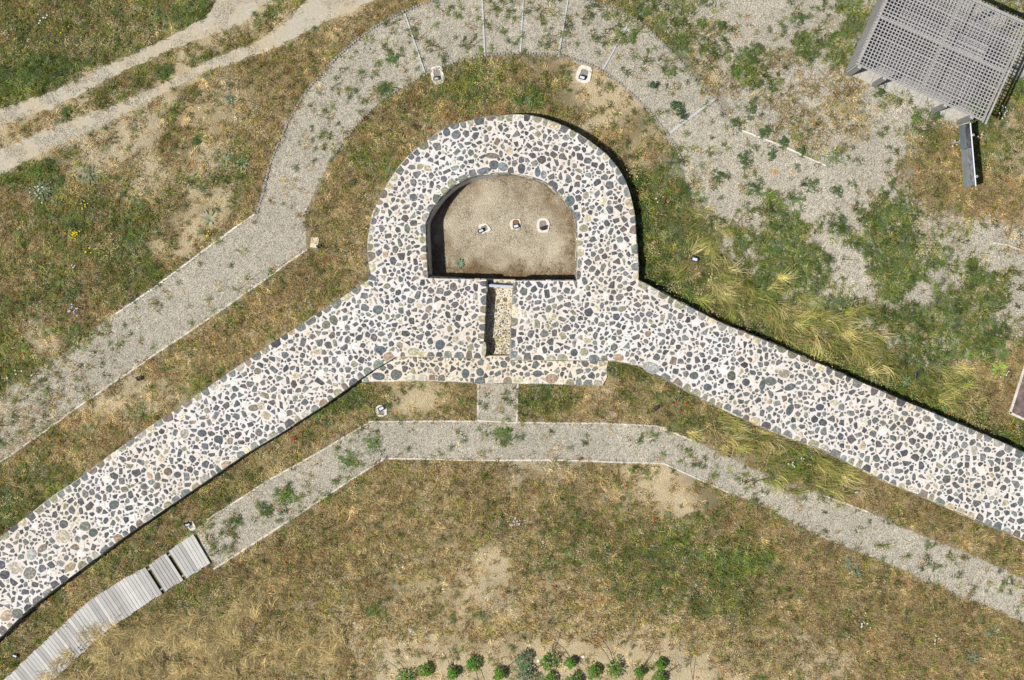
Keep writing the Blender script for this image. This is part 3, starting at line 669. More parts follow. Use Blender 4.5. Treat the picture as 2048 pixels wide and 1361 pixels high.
BLOBS = [  # hand-read patches that overrule the grid: x, y, rx, ry, kind
 (270, 80, 115, 42, 'f'), (380, 60, 40, 20, 'f'), (60, 160, 70, 24, 'g'), (120, 130, 55, 25, 'g'), (390, 40, 40, 35, 'g'), (240, 190, 60, 16, 'y'), (265, 175, 45, 20, 'y'), (135, 225, 22, 10, 'g'), (330, 145, 18, 14, 'g'), (535, 35, 24, 20, 'g'), (560, 10, 20, 14, 'y'),
 (350, 230, 20, 26, 'g'), (400, 240, 60, 14, 'p'), (75, 345, 36, 22, 'g'), (170, 345, 30, 24, 'w'), (85, 390, 40, 18, 'w'), (30, 360, 30, 14, 'g'), (440, 235, 60, 30, 's'), (500, 220, 60, 40, 't'), (560, 180, 50, 60, 'b'),
 (470, 330, 42, 26, 'G'), (420, 360, 60, 20, 'G'), (395, 430, 42, 24, 's'), (400, 300, 50, 22, 'p'), (540, 250, 30, 40, 't'), (30, 425, 40, 40, 'b'), (120, 440, 90, 30, 'G'),
 (70, 560, 60, 22, 'b'), (130, 580, 50, 25, 'G'), (60, 610, 60, 30, 'y'), (20, 700, 25, 22, 'y'), (150, 670, 60, 22, 'G'),
 (790, 110, 24, 18, 'g'), (770, 180, 22, 16, 'g'), (690, 180, 14, 12, 'G'), (660, 95, 20, 12, 'w'), (1000, 30, 60, 30, 'G'), (1095, 25, 30, 24, 'G'), (985, 60, 30, 16, 'G'), (1250, 75, 22, 20, 'g'), (1350, 145, 26, 18, 'g'), (1330, 60, 50, 30, 'G'), (1290, 25, 50, 22, 'G'),
 (945, 160, 26, 20, 'G'), (960, 150, 18, 14, 'G'), (1060, 195, 46, 18, 'g'), (880, 180, 26, 18, 'G'), (780, 205, 30, 20, 'o'), (745, 310, 32, 20, 'G'), (770, 345, 30, 16, 'G'), (1210, 200, 70, 34, 's'), (1150, 195, 40, 26, 's'), (1270, 250, 40, 26, 's'), (1120, 135, 60, 16, 's'), (1000, 125, 40, 12, 't'), (1185, 262, 18, 12, 'G'), (1310, 330, 30, 50, 't'), (1300, 395, 40, 60, 'G'),
 (1655, 35, 46, 42, 'w'), (1710, 45, 36, 45, 'g'), (1705, 90, 22, 16, 'G'), (1610, 95, 26, 28, 'g'), (1560, 120, 40, 22, 'o'), (1430, 60, 40, 24, 'o'), (1400, 120, 30, 30, 'o'), (1450, 250, 20, 14, 's'), (1540, 230, 60, 26, 's'), (1480, 205, 30, 20, 's'), (1620, 175, 30, 26, 'p'), (1590, 235, 50, 30, 't'), (1680, 230, 46, 40, 'b'), (1690, 165, 40, 30, 'b'), (1620, 275, 40, 26, 'o'), (1720, 260, 40, 22, 't'), (1795, 240, 50, 40, 'r'), (1760, 310, 30, 30, 'r'),
 (1850, 270, 50, 40, 'y'), (1990, 290, 40, 60, 'G'), (1900, 230, 40, 14, 's'), (2030, 180, 20, 30, 'g'), (2000, 30, 40, 30, 'y'), (2000, 220, 20, 16, 'G'), (230, 212, 60, 18, 'y'), (60, 265, 70, 14, 'o'), (150, 235, 60, 16, 'o'), (420, 122, 50, 14, 'y'), (475, 92, 40, 14, 'o'), (540, 55, 30, 20, 'o'), (690, 60, 60, 20, 'b'), (640, 90, 50, 20, 'b'), (1890, 330, 60, 40, 'b'),
 (1775, 445, 60, 52, 'g'), (1850, 520, 50, 40, 'g'), (1960, 560, 70, 40, 'g'), (1900, 620, 60, 40, 'g'), (1350, 500, 40, 50, 'G'), (1340, 440, 26, 50, 'G'), (1500, 380, 50, 30, 'w'), (1440, 400, 40, 40, 'w'), (1390, 340, 20, 30, 'p'), (1540, 480, 60, 34, 'g'), (1600, 520, 60, 30, 'g'), (1780, 500, 60, 40, 'g'), (1860, 500, 40, 30, 'G'), (1700, 530, 40, 34, 'r'), (1660, 490, 40, 26, 'r'), (1780, 580, 50, 24, 'g'), (1890, 560, 40, 30, 'w'), (1985, 520, 36, 26, 'r'), (1950, 600, 60, 34, 'g'), (1820, 640, 80, 34, 'g'), (1960, 680, 60, 40, 'g'), (1840, 590, 30, 22, 'r'), (1730, 590, 34, 20, 'w'),
 (1390, 545, 26, 18, 's'), (1310, 530, 30, 50, 'G'), (1360, 580, 60, 22, 'G'), (1470, 640, 50, 20, 'G'), (1650, 720, 60, 18, 'G'), (1820, 790, 80, 16, 'G'), (1240, 745, 30, 14, 'G'), (1330, 790, 34, 18, 'G'),
 (840, 800, 60, 20, 's'), (900, 790, 30, 12, 't'), (880, 830, 30, 8, 'o'), (1090, 795, 60, 22, 'G'), (1015, 790, 22, 22, 'G'), (1190, 810, 50, 20, 't'), (1300, 830, 16, 10, 's'), (1160, 880, 16, 12, 'w'), (1000, 870, 16, 18, 'g'), (740, 880, 26, 30, 'w'), (695, 920, 34, 24, 'g'), (575, 995, 30, 18, 'g'), (470, 1040, 20, 14, 'G'), (430, 1080, 34, 30, 'G'), (400, 1065, 20, 16, 'G'), (530, 1015, 14, 14, 'g'),
 (1290, 880, 34, 24, 'w'), (1280, 940, 16, 14, 'G'), (1340, 960, 50, 30, 's'), (1400, 1000, 40, 20, 's'), (1590, 920, 36, 26, 'g'), (1650, 940, 50, 24, 'l'), (1480, 930, 40, 26, 'w'), (1400, 900, 34, 20, 'w'), (1490, 1120, 60, 26, 'g'), (1380, 1050, 34, 22, 'G'), (1350, 1100, 50, 30, 'G'),
 (990, 1140, 40, 30, 's'), (880, 1140, 40, 22, 'o'), (750, 1215, 20, 16, 'G'), (1090, 940, 40, 30, 'p'), (700, 1100, 60, 40, 'b'), (600, 1150, 80, 30, 'b'), (850, 1180, 60, 20, 'p'), (450, 1260, 90, 40, 't'), (330, 1290, 60, 40, 't'), (560, 1100, 60, 40, 'b'), (1100, 1120, 80, 30, 'y'),
 (1080, 1250, 260, 40, 't'), (1070, 1320, 330, 46, 's'), (720, 1330, 60, 20, 't'), (75, 940, 60, 26, 'G'), (130, 985, 40, 20, 'g'), (70, 1000, 40, 24, 'G'), (20, 960, 40, 30, 'o'), (400, 770, 30, 18, 'G'), (290, 835, 22, 12, 'G'), (270, 760, 18, 10, 's'), (250, 790, 50, 16, 'p'),
 (630, 545, 60, 34, 'o'), (690, 470, 30, 60, 'b'), (700, 500, 24, 40, 't'), (660, 380, 20, 40, 'b'), (1520, 1180, 80, 20, 'y'), (1750, 1200, 120, 40, 'b'), (1750, 1290, 80, 24, 't'), (1870, 1220, 70, 40, 'b'), (380, 1060, 14, 10, 's')]
def kinds_at(X, Y):
    k = cell(X, Y)
    for (x, y, rx, ry, ch) in BLOBS:
        wx = X + (N2(X, Y, 18) - .5) * rx * .9; wy = Y + (N4(X, Y, 18) - .5) * ry * .9
        q = ((wx - x) / rx) ** 2 + ((wy - y) / ry) ** 2; k[q < RNG.uniform(.55, 1.25, X.shape)] = CH.index(ch)
    inA = inside(PATHA, X, Y) & ~((X > 1380) & (Y > 330)); inB = inside(PATHB, X, Y); pth = inA | inB
    soft = ~np.isin(k, [CH.index('g'), CH.index('G'), CH.index('w'), CH.index('l')])
    k[pth & soft] = CH.index('r')
    gg = pth & np.isin(k, [CH.index('g'), CH.index('G')]) & (N3(X, Y, 9) < .62); k[gg] = CH.index('w')
    hug = (k == CH.index('l')) & (edge_dist(armR_up, X, Y) < 8 + 34 * N3(X, Y, 30)); k[hug] = CH.index('G')
    fade = inA & (X < 330) & (RNG.random(X.shape) < np.clip((300 - X) / 420, 0, .6) * (.35 + 1.1 * N2(X, Y, 22))); k[fade] = CH.index('o')
    dusty = pth & (N1(X, Y, 34) > .66) & (RNG.random(X.shape) < .22); k[dusty] = CH.index('p')
    far = (X < -120) | (X > 2170) | (Y < -120) | (Y > 1480)
    return k, pth
MASKS = [TOWER, ARML, ARMR, LEDGE, CHAMBER]
PADS = [(875, 152, 17), (1168, 150, 18), (764, 820, 14), (380, 1050, 9), (1388, 522, 9), (628, 488, 11)]
PERG = [(1697, 147), (1923, 241), (2030, 30), (1800, -80)]
SLAB = [(2060, 720), (2020, 826), (2070, 850), (2170, 890), (2170, 720)]
def blocked(X, Y, m=0):
    r = np.zeros(X.shape, bool)
    for p in MASKS: r |= inside(p, X, Y)
    for p in MASKS[:4]: r |= edge_dist(p, X, Y, True) < 3
    for x, y, q in PADS: r |= np.hypot(X - x, Y - y) < q
    bw = inside(BOARDW, X, Y); lo = edge_dist(bw_lo, X, Y)
    keep = bw & (X < 262) & (X > 90) & (lo < 34 * (N2(X, Y, 25) + .15)); r |= bw & ~keep
    r |= inside(PERG, X, Y) & (edge_dist(PERG, X, Y, True) > 6); r |= inside(SLAB, X, Y)
    for rt in (RUT1, RUT2):
        r |= (edge_dist(rt, X, Y, True) < 5 * N1(X, Y, 12))
    for rt in (RUT1, RUT2): r |= inside(rt, X, Y) & ((edge_dist(rt, X, Y, True) > 3 * N3(X, Y, 8)) | (RNG.random(X.shape) < .97))
    return r
step = 6.6
gx, gy = np.meshgrid(np.arange(-130, 2180, step), np.arange(-130, 1490, step)); X = gx.ravel() + RNG.uniform(-step, step, gx.size) * .7; Y = gy.ravel() + RNG.uniform(-step, step, gx.size) * .7
K, PTH = kinds_at(X, Y); BL = blocked(X, Y)
cover = np.array([MIXES[c_][0] for c_ in CH])[K]
cover = np.where((K == CH.index('r')) & ~PTH, .05, cover)
clump = N1(X, Y, 16) * .6 + N4(X, Y, 7) * .4
cl = np.isin(K, [CH.index(q) for q in 'wsp'])
pr = np.where(cl, cover * np.clip((clump - .38) * 6, .08, 2.6), cover)
rr = np.where(K == CH.index('r'), cover * np.clip((clump - .5) * 12, .1, 6), pr)
ok = (RNG.random(X.size) < rr) & ~BL
X, Y, K = X[ok], Y[ok], K[ok]
groups = {q: [[], [], [], []] for q in 'dgswl'}
u = RNG.random(X.size); patch = N2(X, Y, 20)
u = np.mod(u * .55 + (patch * .6 + N3(X, Y, 9) * .5), 1.0)
u2 = RNG.random(X.size); S0 = RNG.uniform(.7, 1.25, X.size)
kd = np.empty(X.size, 'U1'); tint = np.zeros((X.size, 3))
for ci_, c_ in enumerate(CH):
    m = K == ci_; acc = 0
    if not m.any(): continue
    idx = np.where(m)[0]; uu = u[idx]
    for (kk, w, cols) in MIXES[c_][1]:
        s_ = idx[(uu >= acc) & (uu < acc + w + 1e-6)]; acc += w
        kd[s_] = kk; ca = np.array(cols); tint[s_] = ca[(RNG.random(s_.size) * len(cols)).astype(int)]
tint *= (1.22 * RNG.choice([.5, .75, .9, 1.02, 1.15, 1.4], X.size) * RNG.uniform(.85, 1.15, X.size) * (.70 + .32 * N1(X, Y, 55) + .26 * N3(X * .8 + Y * .3, Y * 1.6, 24)))[:, None] * np.array((1.04, 1.0, .90))
wx = (X - 1024) / PXM; wy = (680.5 - Y) / PXM
inC = inside(CHAMBER, X, Y)
ang = RNG.uniform(0, 6.283, X.size)
def do(kind, name, variants, sc, zs=1.0):
    m = kd == kind
    n = m.sum(); rots = np.zeros((n, 3)); rots[:, 2] = ang[m]
    s = S0[m] * sc * (1 + .7 * WL[m]) * np.where((K[m] == CH.index('g')), 1.2, 1.0); scl = np.stack([s, s, s * zs * RNG.uniform(.7, 1.25, n)], 1)
    scatter(name, variants, np.stack([wx[m], wy[m]], 1), rots, scl, tint[m], (RNG.random(n) * len(variants)).astype(int), gz(X[m], Y[m]))
    return n
WL = np.clip(1 - np.minimum(edge_dist(armR_up, X, Y), edge_dist(outer[40:], X, Y)) / 45, 0, 1) * ((X > 1262) & (Y < 900))
fl = R(-32) + (N1(X, Y, 70) - .5) * 2.6 + (N2(X, Y, 25) - .5) * 1.2
fl = np.where((X < 1420), R(20) + (N1(X, Y, 60) - .5) * 2.5, fl)
ang = np.where(kd == 'l', fl, ang)
# lower-right side of the right wall and the tall grass by the boardwalk lean the other way
ang = np.where((kd == 'l') & (Y > 850) & (X > 1350), R(-10) + (N2(X, Y, 40) - .5) * 1.5, ang)
cnt = [do('d', "dry_grass", [grass_tuft(15, .08, .11, .015) for _ in range(8)], 1.0),
       do('g', "green_grass", [grass_tuft(16, .08, .15, .015) for _ in range(8)], 1.05),
       do('s', "seeding_grass", [seed_tuft() for _ in range(6)], 1.0),
       do('w', "leafy_weeds", [leafy(22, .11, .11, .017) for _ in range(8)], 1.0),
       do('l', "long_grass", [long_tuft() for _ in range(8)], 1.0)]
print("growth", cnt)
# tall golden grass leaning over the boardwalk and in the meadow at the lower left
n = 2700; TX = RNG.uniform(90, 700, n); TY = RNG.uniform(1190, 1400, n)
m = (TY > 1262 - (TX - 200) * .18) & ~(inside(BOARDW, TX, TY) & (edge_dist(bw_lo, TX, TY) > np.where(TX < 245, 20, 5))) & ~inside(ARML, TX, TY) & (N1(TX, TY, 45) + RNG.normal(0, .12, n) > .30 + np.clip((TX - 430) / 500, 0, .5)) & (TX > (1361 - TY) * .9 + 60)
TX, TY = TX[m], TY[m]; n = m.sum(); rots = np.zeros((n, 3)); rots[:, 2] = R(165) + (N2(TX, TY, 60) - .5) * 2.4
k = RNG.choice([.45, .7, 1.0, 1.35], n)[:, None]
scatter("tall_dry_grass", [long_tuft(16, .30, .6, .009, .02) for _ in range(8)], np.stack([(TX - 1024) / PXM, (680.5 - TY) / PXM], 1), rots, np.repeat(RNG.uniform(.5, .9, (n, 1)), 3, 1), np.array([(.62, .50, .25)]) * k, RNG.integers(0, 8, n), 0)

# gravel
st = 8.2
gx, gy = np.meshgrid(np.arange(-130, 2180, st), np.arange(-130, 1490, st)); X = gx.ravel() + RNG.uniform(-3, 3, gx.size); Y = gy.ravel() + RNG.uniform(-3, 3, gx.size)
inP = (inside(PATHA, X, Y) & (edge_dist(PATHA, X, Y, True) > 5)) | (inside(PATHB, X, Y) & (edge_dist(PATHB, X, Y, True) > 5))
kk, _ = kinds_at(X, Y)
inG = inside(GRAVR, X, Y) & np.isin(kk, [CH.index('r'), CH.index('w'), CH.index('g')])
trk = (inside(RUT1, X, Y) | inside(RUT2, X, Y)) & (N4(X, Y, 22) > .52)
BL = np.zeros(X.shape, bool)
for p in MASKS: BL |= inside(p, X, Y)
for x, y, q in PADS: BL |= np.hypot(X - x, Y - y) < q + 4
BL |= inside(BOARDW, X, Y)
m = (inP | inG | trk) & ~BL & ~(inside(PERG, X, Y)) & ~inside(SLAB, X, Y); T = trk[m]; X, Y = X[m], Y[m]; n = m.sum(); rots = np.zeros((n, 3)); rots[:, 2] = RNG.uniform(0, 6.28, n)
tn = np.array([(.53, .495, .405)]) * (RNG.uniform(.86, 1.12, n) * (.78 + .3 * N1(X, Y, 90) + .16 * N2(X, Y, 24)))[:, None]
sc_ = np.ones((n, 3)) * RNG.uniform(.85, 1.1, (n, 1)); 
scatter("gravel", [chips(46, .085, .007, .0165) for _ in range(8)], np.stack([(X - 1024) / PXM, (680.5 - Y) / PXM], 1), rots, sc_, tn, RNG.integers(0, 8, n), .006)
# grit and dead growth on the chamber floor
n = 1500; X = RNG.uniform(845, 1165, n); Y = RNG.uniform(340, 570, n)
e = edge_dist(inner, X, Y); m = inside(CHAMBER, X, Y) & ((N1(X, Y, 30) > .42) | (e < 16)); X, Y = X[m], Y[m]; n = m.sum(); rots = np.zeros((n, 3)); rots[:, 2] = RNG.uniform(0, 6.28, n)
def Pz(X, Y, z): k = (H - z) / H; return np.stack([NW[0] + ((X - 1024) / PXM - NW[0]) * k, NW[1] + ((680.5 - Y) / PXM - NW[1]) * k], 1)
scatter("grit", [chips(30, .12, .006, .014) for _ in range(6)], Pz(X, Y, FLOORZ), rots, np.ones((n, 3)), np.array([(.42, .37, .28)]) * RNG.uniform(.7, 1.15, (n, 1)), RNG.integers(0, 6, n), FLOORZ)
n = 5200; X = RNG.uniform(845, 1165, n); Y = RNG.uniform(340, 570, n); e = np.minimum(edge_dist(inner, X, Y), np.abs(Y - 560) * .8)
lf = np.clip((Y - 480) / 70, 0, 1) * .45 + np.clip((930 - X) / 60, 0, 1) * .3
m = inside(CHAMBER, X, Y) & (RNG.random(n) < np.clip(.95 - e / 26 + (N2(X, Y, 16) - .45) + lf * .8, 0, .8)); X, Y = X[m], Y[m]; n = m.sum(); rots = np.zeros((n, 3)); rots[:, 2] = RNG.uniform(0, 6.28, n)
scatter("dead_moss", [grass_tuft(16, .07, .03, .009) for _ in range(5)], Pz(X, Y, FLOORZ), rots, np.ones((n, 3)) * RNG.uniform(.6, 1.1, (n, 1)), np.array([(.26, .17, .085)]) * RNG.uniform(.6, 1.5, (n, 1)), RNG.integers(0, 5, n), FLOORZ)

# ------------------------------------------------------------------ kerbs, palisade edging, dividers
def kerb(line, label, w=.05, h=.035, mat=KERB, seg=62, name="kerb"):
    k = empty(name, (0, 0, 0)); tag(k, kind='structure')
    for (x0, y0), (x1, y1) in zip(line[:-1], line[1:]):
        L = math.hypot(x1 - x0, y1 - y0); n = max(1, round(L / seg))
        for i in range(n):
            a = Vector(P(x0 + (x1 - x0) * i / n, y0 + (y1 - y0) * i / n)); b_ = Vector(P(x0 + (x1 - x0) * (i + 1) / n, y0 + (y1 - y0) * (i + 1) / n)); d = b_ - a
            M = Matrix.Translation((a + b_) / 2 + Vector((random.uniform(-.008, .008), random.uniform(-.008, .008), 0))) @ Matrix.Rotation(math.atan2(d.y, d.x) + random.uniform(-.006, .006), 4, 'Z')
            mb = MB(); hh = h * random.uniform(.75, 1.2); mb.box((0, 0, hh / 2 - .01), (d.length - .012, w * random.uniform(.85, 1.1), hh + .02), M); mb.build("kerb_stone", mat, k)
    return k
for ln in ([(512, 427), (460, 463), (400, 507), (300, 582), (232, 628)], [(-100, 995), (17, 913), (239, 757), (451, 615), (615, 499)],
           [(415, 1040), (547, 955), (640, 904), (740, 843), (955, 843)], [(956, 768), (955, 842), (1034, 846), (1036, 768)],
           [(1036, 846), (1200, 847), (1310, 852), (1385, 882)], [(427, 1138), (468, 1113), (700, 961), (770, 917)], [(770, 917), (950, 921), (1130, 921), (1330, 928), (1457, 985)],
           [(1646, 992), (1734, 1024)], [(1478, 259), (1560, 291), (1652, 332)], [(1985, 486), (2020, 492), (2060, 508)]):
    kerb(ln, "", mat=PALEK if ln[0][0] in (1478, 512) else KERB, w=.045 if ln[0][0] == 1478 else .05)
def palisade(line, label, px=5.6, r=.036, h=.07):
    t_ = empty("palisade_edging", (0, 0, 0), 0, label, "edging", "palisade edgings of the curved gravel path"); mb = MB()
    for x, y in resample(line, px):
        if random.random() < .05: continue
        p = P(x + random.uniform(-.7, .7), y + random.uniform(-.7, .7)); hh = h * random.uniform(.7, 1.2); k = r * random.uniform(.8, 1.15)
        mb.tube((p[0], p[1], -.03), (p[0] + random.uniform(-.006, .006), p[1], hh), k, k * .9, 7)
    tag(mb.build("short_stakes", LOG, t_), kind='stuff'); return t_
palisade(outL[:-3], "grey stake edging along the outer left curve of the gravel path")
palisade(outR[3:], "grey stake edging along the outer upper right curve of the gravel path")
palisade(innA[14:-3], "grey stake edging along the inner curve of the gravel path round the tower")
palisade([(1430, 199), (1447, 226), (1462, 247), (1478, 258)], "short grey stake edging beyond the end of the widest metal strip")
for i, (x0, y0, x1, y1, w, lb) in enumerate([(810, 28, 850, 146, .045, "leftmost thin metal strip dividing the gravel, ending beside the left concrete light base"),
        (963, -40, 970, 112, .045, "second thin metal strip from the left across the gravel above the tower"), (1049, -40, 1041, 106, .045, "nearly upright thin metal strip across the gravel, above the tower top"),
        (1143, -40, 1117, 113, .04, "thin metal strip across the gravel, just right of the one above the tower top"), (1264, 35, 1206, 140, .045, "slanting thin metal strip right of the right concrete light base"),
        (1432, 197, 1340, 266, .065, "wider pale metal strip at the right end of the curved gravel path")]):
    a = Vector(P(x0, y0)); b_ = Vector(P(x1, y1)); d = b_ - a; mb = MB(); ctr = (a + b_) / 2
    mb.box((0, 0, .02), (d.length, w, .05)); mb.box((0, w * .3, .05), (d.length, .008, .012))
    o = mb.build("metal_strip", STRIP, loc=ctr, rot=(0, 0, math.atan2(d.y, d.x))); tag(o, lb, "metal strip", "metal strips dividing the gravel path")

# ------------------------------------------------------------------ boardwalk
bwk = empty("boardwalk", (0, 0, 0), 0, "weathered grey plank boardwalk with two missing planks, lower left", "boardwalk")
up = resample(bw_up, 1.0)
def at_len(line, f):
    L = [0]
    for p, q in zip(line[:-1], line[1:]): L.append(L[-1] + math.hypot(q[0] - p[0], q[1] - p[1]))
    s = f * L[-1]
    for i in range(len(L) - 1):
        if s <= L[i + 1] + 1e-6: t = (s - L[i]) / (L[i + 1] - L[i]); return (line[i][0] + (line[i + 1][0] - line[i][0]) * t, line[i][1] + (line[i + 1][1] - line[i][1]) * t)
    return line[-1]
def seg_at(s):      # both edges advance together, corner by corner
    i = min(int(s), len(bw_up) - 2); t = s - i
    return tuple((l[i][0] + (l[i + 1][0] - l[i][0]) * t, l[i][1] + (l[i + 1][1] - l[i][1]) * t) for l in (bw_up, bw_lo))
cuts = []
for i in range(len(bw_up) - 1):
    L = math.hypot(bw_up[i + 1][0] - bw_up[i][0], bw_up[i + 1][1] - bw_up[i][1]); n = max(1, round(L / 7.4)); cuts += [i + j / n for j in range(n)]
cuts.append(len(bw_up) - 1.001)
BZ = .12; gaps = set()
for c0 in (1.0, 2.0):
    gaps.add(min(range(len(cuts)), key=lambda q: abs(cuts[q] - c0)))
mats_w = WOOD
for i in range(len(cuts) - 1):
    if i in gaps: continue
    (u0, l0), (u1, l1) = seg_at(cuts[i] + .0), seg_at(cuts[i + 1] - .0)
    A = [(u0, l0), (u1, l1)]; z = BZ + random.uniform(-.004, .004)
    a = Vector(P((u0[0] + u1[0]) / 2, (u0[1] + u1[1]) / 2, z)); b_ = Vector(P((l0[0] + l1[0]) / 2, (l0[1] + l1[1]) / 2, z)); d = b_ - a
    wa = (Vector(P(*u0, z)) - Vector(P(*u1, z))).length; wb = (Vector(P(*l0, z)) - Vector(P(*l1, z))).length
    cosf = abs((Vector(P(*u0, z)) - Vector(P(*u1, z))).normalized().dot(Vector((-d.y, d.x, 0)).normalized())); wa *= cosf; wb *= cosf
    g = .005 + random.random() * .004; L = d.length + random.uniform(-.02, .02); s = random.uniform(-.012, .012)
    vs = []
    for zz in (-.035, -.004, 0):
        q = 0 if zz < 0 else .005
        for sx, ww in ((-1, wa), (1, wb)):
            for sy in ((-1, 1) if sx < 0 else (1, -1)): vs.append((sx * (L / 2 - q) + s, sy * ((ww - g) / 2 - q), zz))
    fs = [(3, 2, 1, 0), (8, 9, 10, 11)]
    for k0 in (0, 4):
        for j in range(4): fs.append((k0 + j, k0 + (j + 1) % 4, k0 + 4 + (j + 1) % 4, k0 + 4 + j))
    mb = MB(); mb.add(vs, fs)
    me = mb.mesh("plank", WOOD); me.flip_normals() if me.polygons[1].normal.z < 0 else None
    link("plank", me, bwk, loc=(a + b_) / 2, rot=(0, 0, math.atan2(d.y, d.x) + random.uniform(-.004, .004)))
for f in (.12, .88):
    pts = [tuple(u[j] * (1 - f) + l[j] * f for j in (0, 1)) for u, l in zip(bw_up, bw_lo)]
    for p, q in zip(pts[:-1], pts[1:]):
        a = Vector(P(*p, .04)); b_ = Vector(P(*q, .04)); d = b_ - a; mb = MB(); mb.box((0, 0, 0), (d.length, .05, .08)); mb.build("joist", DARK if False else LOG, bwk, loc=(a + b_) / 2, rot=(0, 0, math.atan2(d.y, d.x)))

# ------------------------------------------------------------------ pergola
PZ = 2.1
o0 = Vector(P(1717, 131, PZ)); e1 = Vector(P(1965, 242, PZ)) - o0; UL = e1.length; U = e1.normalized(); V = Vector((-U.y, U.x, 0)); VL = 215 * .965 / PXM
pg = empty("pergola", (o0.x, o0.y, 0), math.atan2(U.y, U.x), "grey weathered timber pergola roofed with a fine wooden lattice", "pergola")
pitch = .0955; nu = int(UL / pitch) + 1; nv = int(VL / pitch) + 1
PWOOD = flat_mat('silver_timber', (.36, .35, .34), .85, 0, .15, .3, 18)
def bx(name, c, d, mat=None, sub=None):
    mat = mat or PWOOD
    key = (name, tuple(round(x, 3) for x in d)); me = BXC.get(key)
    if me is None: mb = MB(); mb.box((0, 0, 0), d); me = BXC[key] = mb.mesh(name, mat)
    return link(name, me, sub or pg, loc=c)
BXC = {}
for i in range(nu):
    w = random.choice((.024, .028, .031))
    o = bx("slat", (i * pitch, VL / 2, PZ), (w, VL, .016)); 
for j in range(nv):
    w = .042 if j % 7 == 3 else random.choice((.024, .028, .031))
    bx("slat", (UL / 2, j * pitch, PZ + .018), (UL, w, .016))
for j, y in enumerate((.03, VL * .5, VL - .03)): bx("beam", (UL / 2 - .05, y, PZ - .075), (UL + .1, .045, .13))
for x in (-.02, UL * .5): bx("rafter", (x, VL / 2, PZ - .10), (.045, VL, .08))
bx("edge_board", (UL + .015, VL / 2, PZ - .02), (.03, VL + .1, .12)); bx("edge_board", (UL + .11, VL / 2, PZ - .04), (.05, VL + .1, .06))
for fx in (0.02, .78, 2.62, 3.42):
    for y in (.02, VL - .1): 
        bx("post", (fx + .04, y - (.02 if y < 1 else 0), PZ / 2 - .08), (.10, .11, PZ - .1))
# lattice screen closing the left side
nz = int((PZ - .2) / .11)
for i in range(nz): bx("screen_slat", (-.045, VL / 2, .16 + i * .11), (.06, VL, .02))
for j in range(0, nv): bx("screen_slat", (-.085, j * pitch, PZ / 2), (.018, .03, PZ - .2))
# bench of planks along the far side and a floor of pale slabs
for k in range(4): bx("bench_plank", (UL / 2 + .1, VL * .62 + k * .13, .46), (UL * .7, .11, .03))
for fx in (.25, .5, .75): bx("bench_leg", (UL * fx + .1, VL * .62 + .2, .23), (.08, .4, .43))
floor = empty("pergola_floor", pg.location, pg.rotation_euler.z); tag(floor, kind='structure')
SLABM = flat_mat("grey_slab", (.44, .42, .37), .95, 0, .1, .25, 20)
for i in range(5):
    mb = MB(); mb.box((0, 0, 0), (UL / 5, .42, .06)); mb.build("paving_slab", SLABM, floor, loc=(-.02 + (i + .5) * (UL / 5 + .008), .19, .03 + random.uniform(-.003, .003)))
DECK = flat_mat("shade_toned_deck", (.23, .215, .205), .9, 0, .1, .35, 14)  # boards added darker than the slabs, for shade seen through the lattice
for j in range(int((VL - .42) / .14)):
    mb = MB(); mb.box((0, 0, 0), (UL - .05, .125, .04)); mb.build("floor_board", DECK, floor, loc=(UL / 2, .48 + j * .14, .04 + random.uniform(-.003, .003)))

# ------------------------------------------------------------------ information board
ib = empty("information_board", P(1948, 312, 0), 0, "long grey metal information board with a white top edge beside the pergola", "board")
BHt = 1.0
tA = Vector(P(1940.5, 246, BHt)); tB = Vector(P(1951.5, 373, BHt)); ax = (tB - tA); BL_ = ax.length; ax.normalize(); nrm = Vector((-ax.y, ax.x, 0)); 
if nrm.x > 0: nrm = -nrm        # towards the left, the reading side
ib.location = Vector(((tA.x + tB.x) / 2, (tA.y + tB.y) / 2, 0)); ib.rotation_euler = (0, 0, 0)
def quadbox(name, s0, s1, d0, z0, d1, z1, th, mat, sub=ib):
    """a slab along the board between s0 and s1 (metres), sloping from (d0,z0) to (d1,z1); d is the reach to the left"""
    o = ib.location; pts = []
    sl_ = Vector((d1 - d0, z1 - z0)); sl_.normalize(); off = Vector((-sl_.y, sl_.x)) * th
    for dd_, zz in ((d0, z0), (d1, z1)):
        for q in (0, 1):
            for s_ in (s0, s1):
                dv, zv = dd_ - off.x * q, zz - off.y * q
                pts.append(ax * s_ + nrm * dv + Vector((0, 0, zv)))
    mb = MB(); mb.add(pts, [(0, 1, 5, 4), (3, 2, 6, 7), (2, 0, 4, 6), (1, 3, 7, 5), (4, 5, 7, 6), (1, 0, 2, 3)]); me = mb.mesh(name, mat)
    o_ = link(name, me, sub); return o_
hL = BL_ / 2
quadbox("lower_panel", -hL + .03, -hL + .70, .235, .50, .14, .86, -.02, GREYP)
quadbox("lower_panel", -hL + .715, hL - .0, .225, .50, .13, .86, -.02, flat_mat("light_grey_paint", (.24, .28, .29), .5, .1, .4, .15, 5))
quadbox("printed_panel", -hL + .04, -hL + .68, .127, .87, .03, .985, -.015, PRINT)
quadbox("printed_panel", -hL + .70, hL - .03, .122, .87, .03, .985, -.015, flat_mat("grey_print", (.17, .17, .175), .35, 0, .5, .6, 12))
mb = MB(); mb.box((0, 0, 0), (BL_, .03, .035)); me = mb.mesh("top_rail", WHITEM); link("top_rail", me, ib, loc=(0, 0, BHt), rot=(0, 0, math.atan2(ax.y, ax.x)))
mb = MB(); mb.box((0, 0, 0), (BL_ - .02, .012, .62)); link("back_plate", mb.mesh("back_plate", BLUEM), ib, loc=-nrm * .03 + Vector((0, 0, .66)), rot=(0, 0, math.atan2(ax.y, ax.x)))
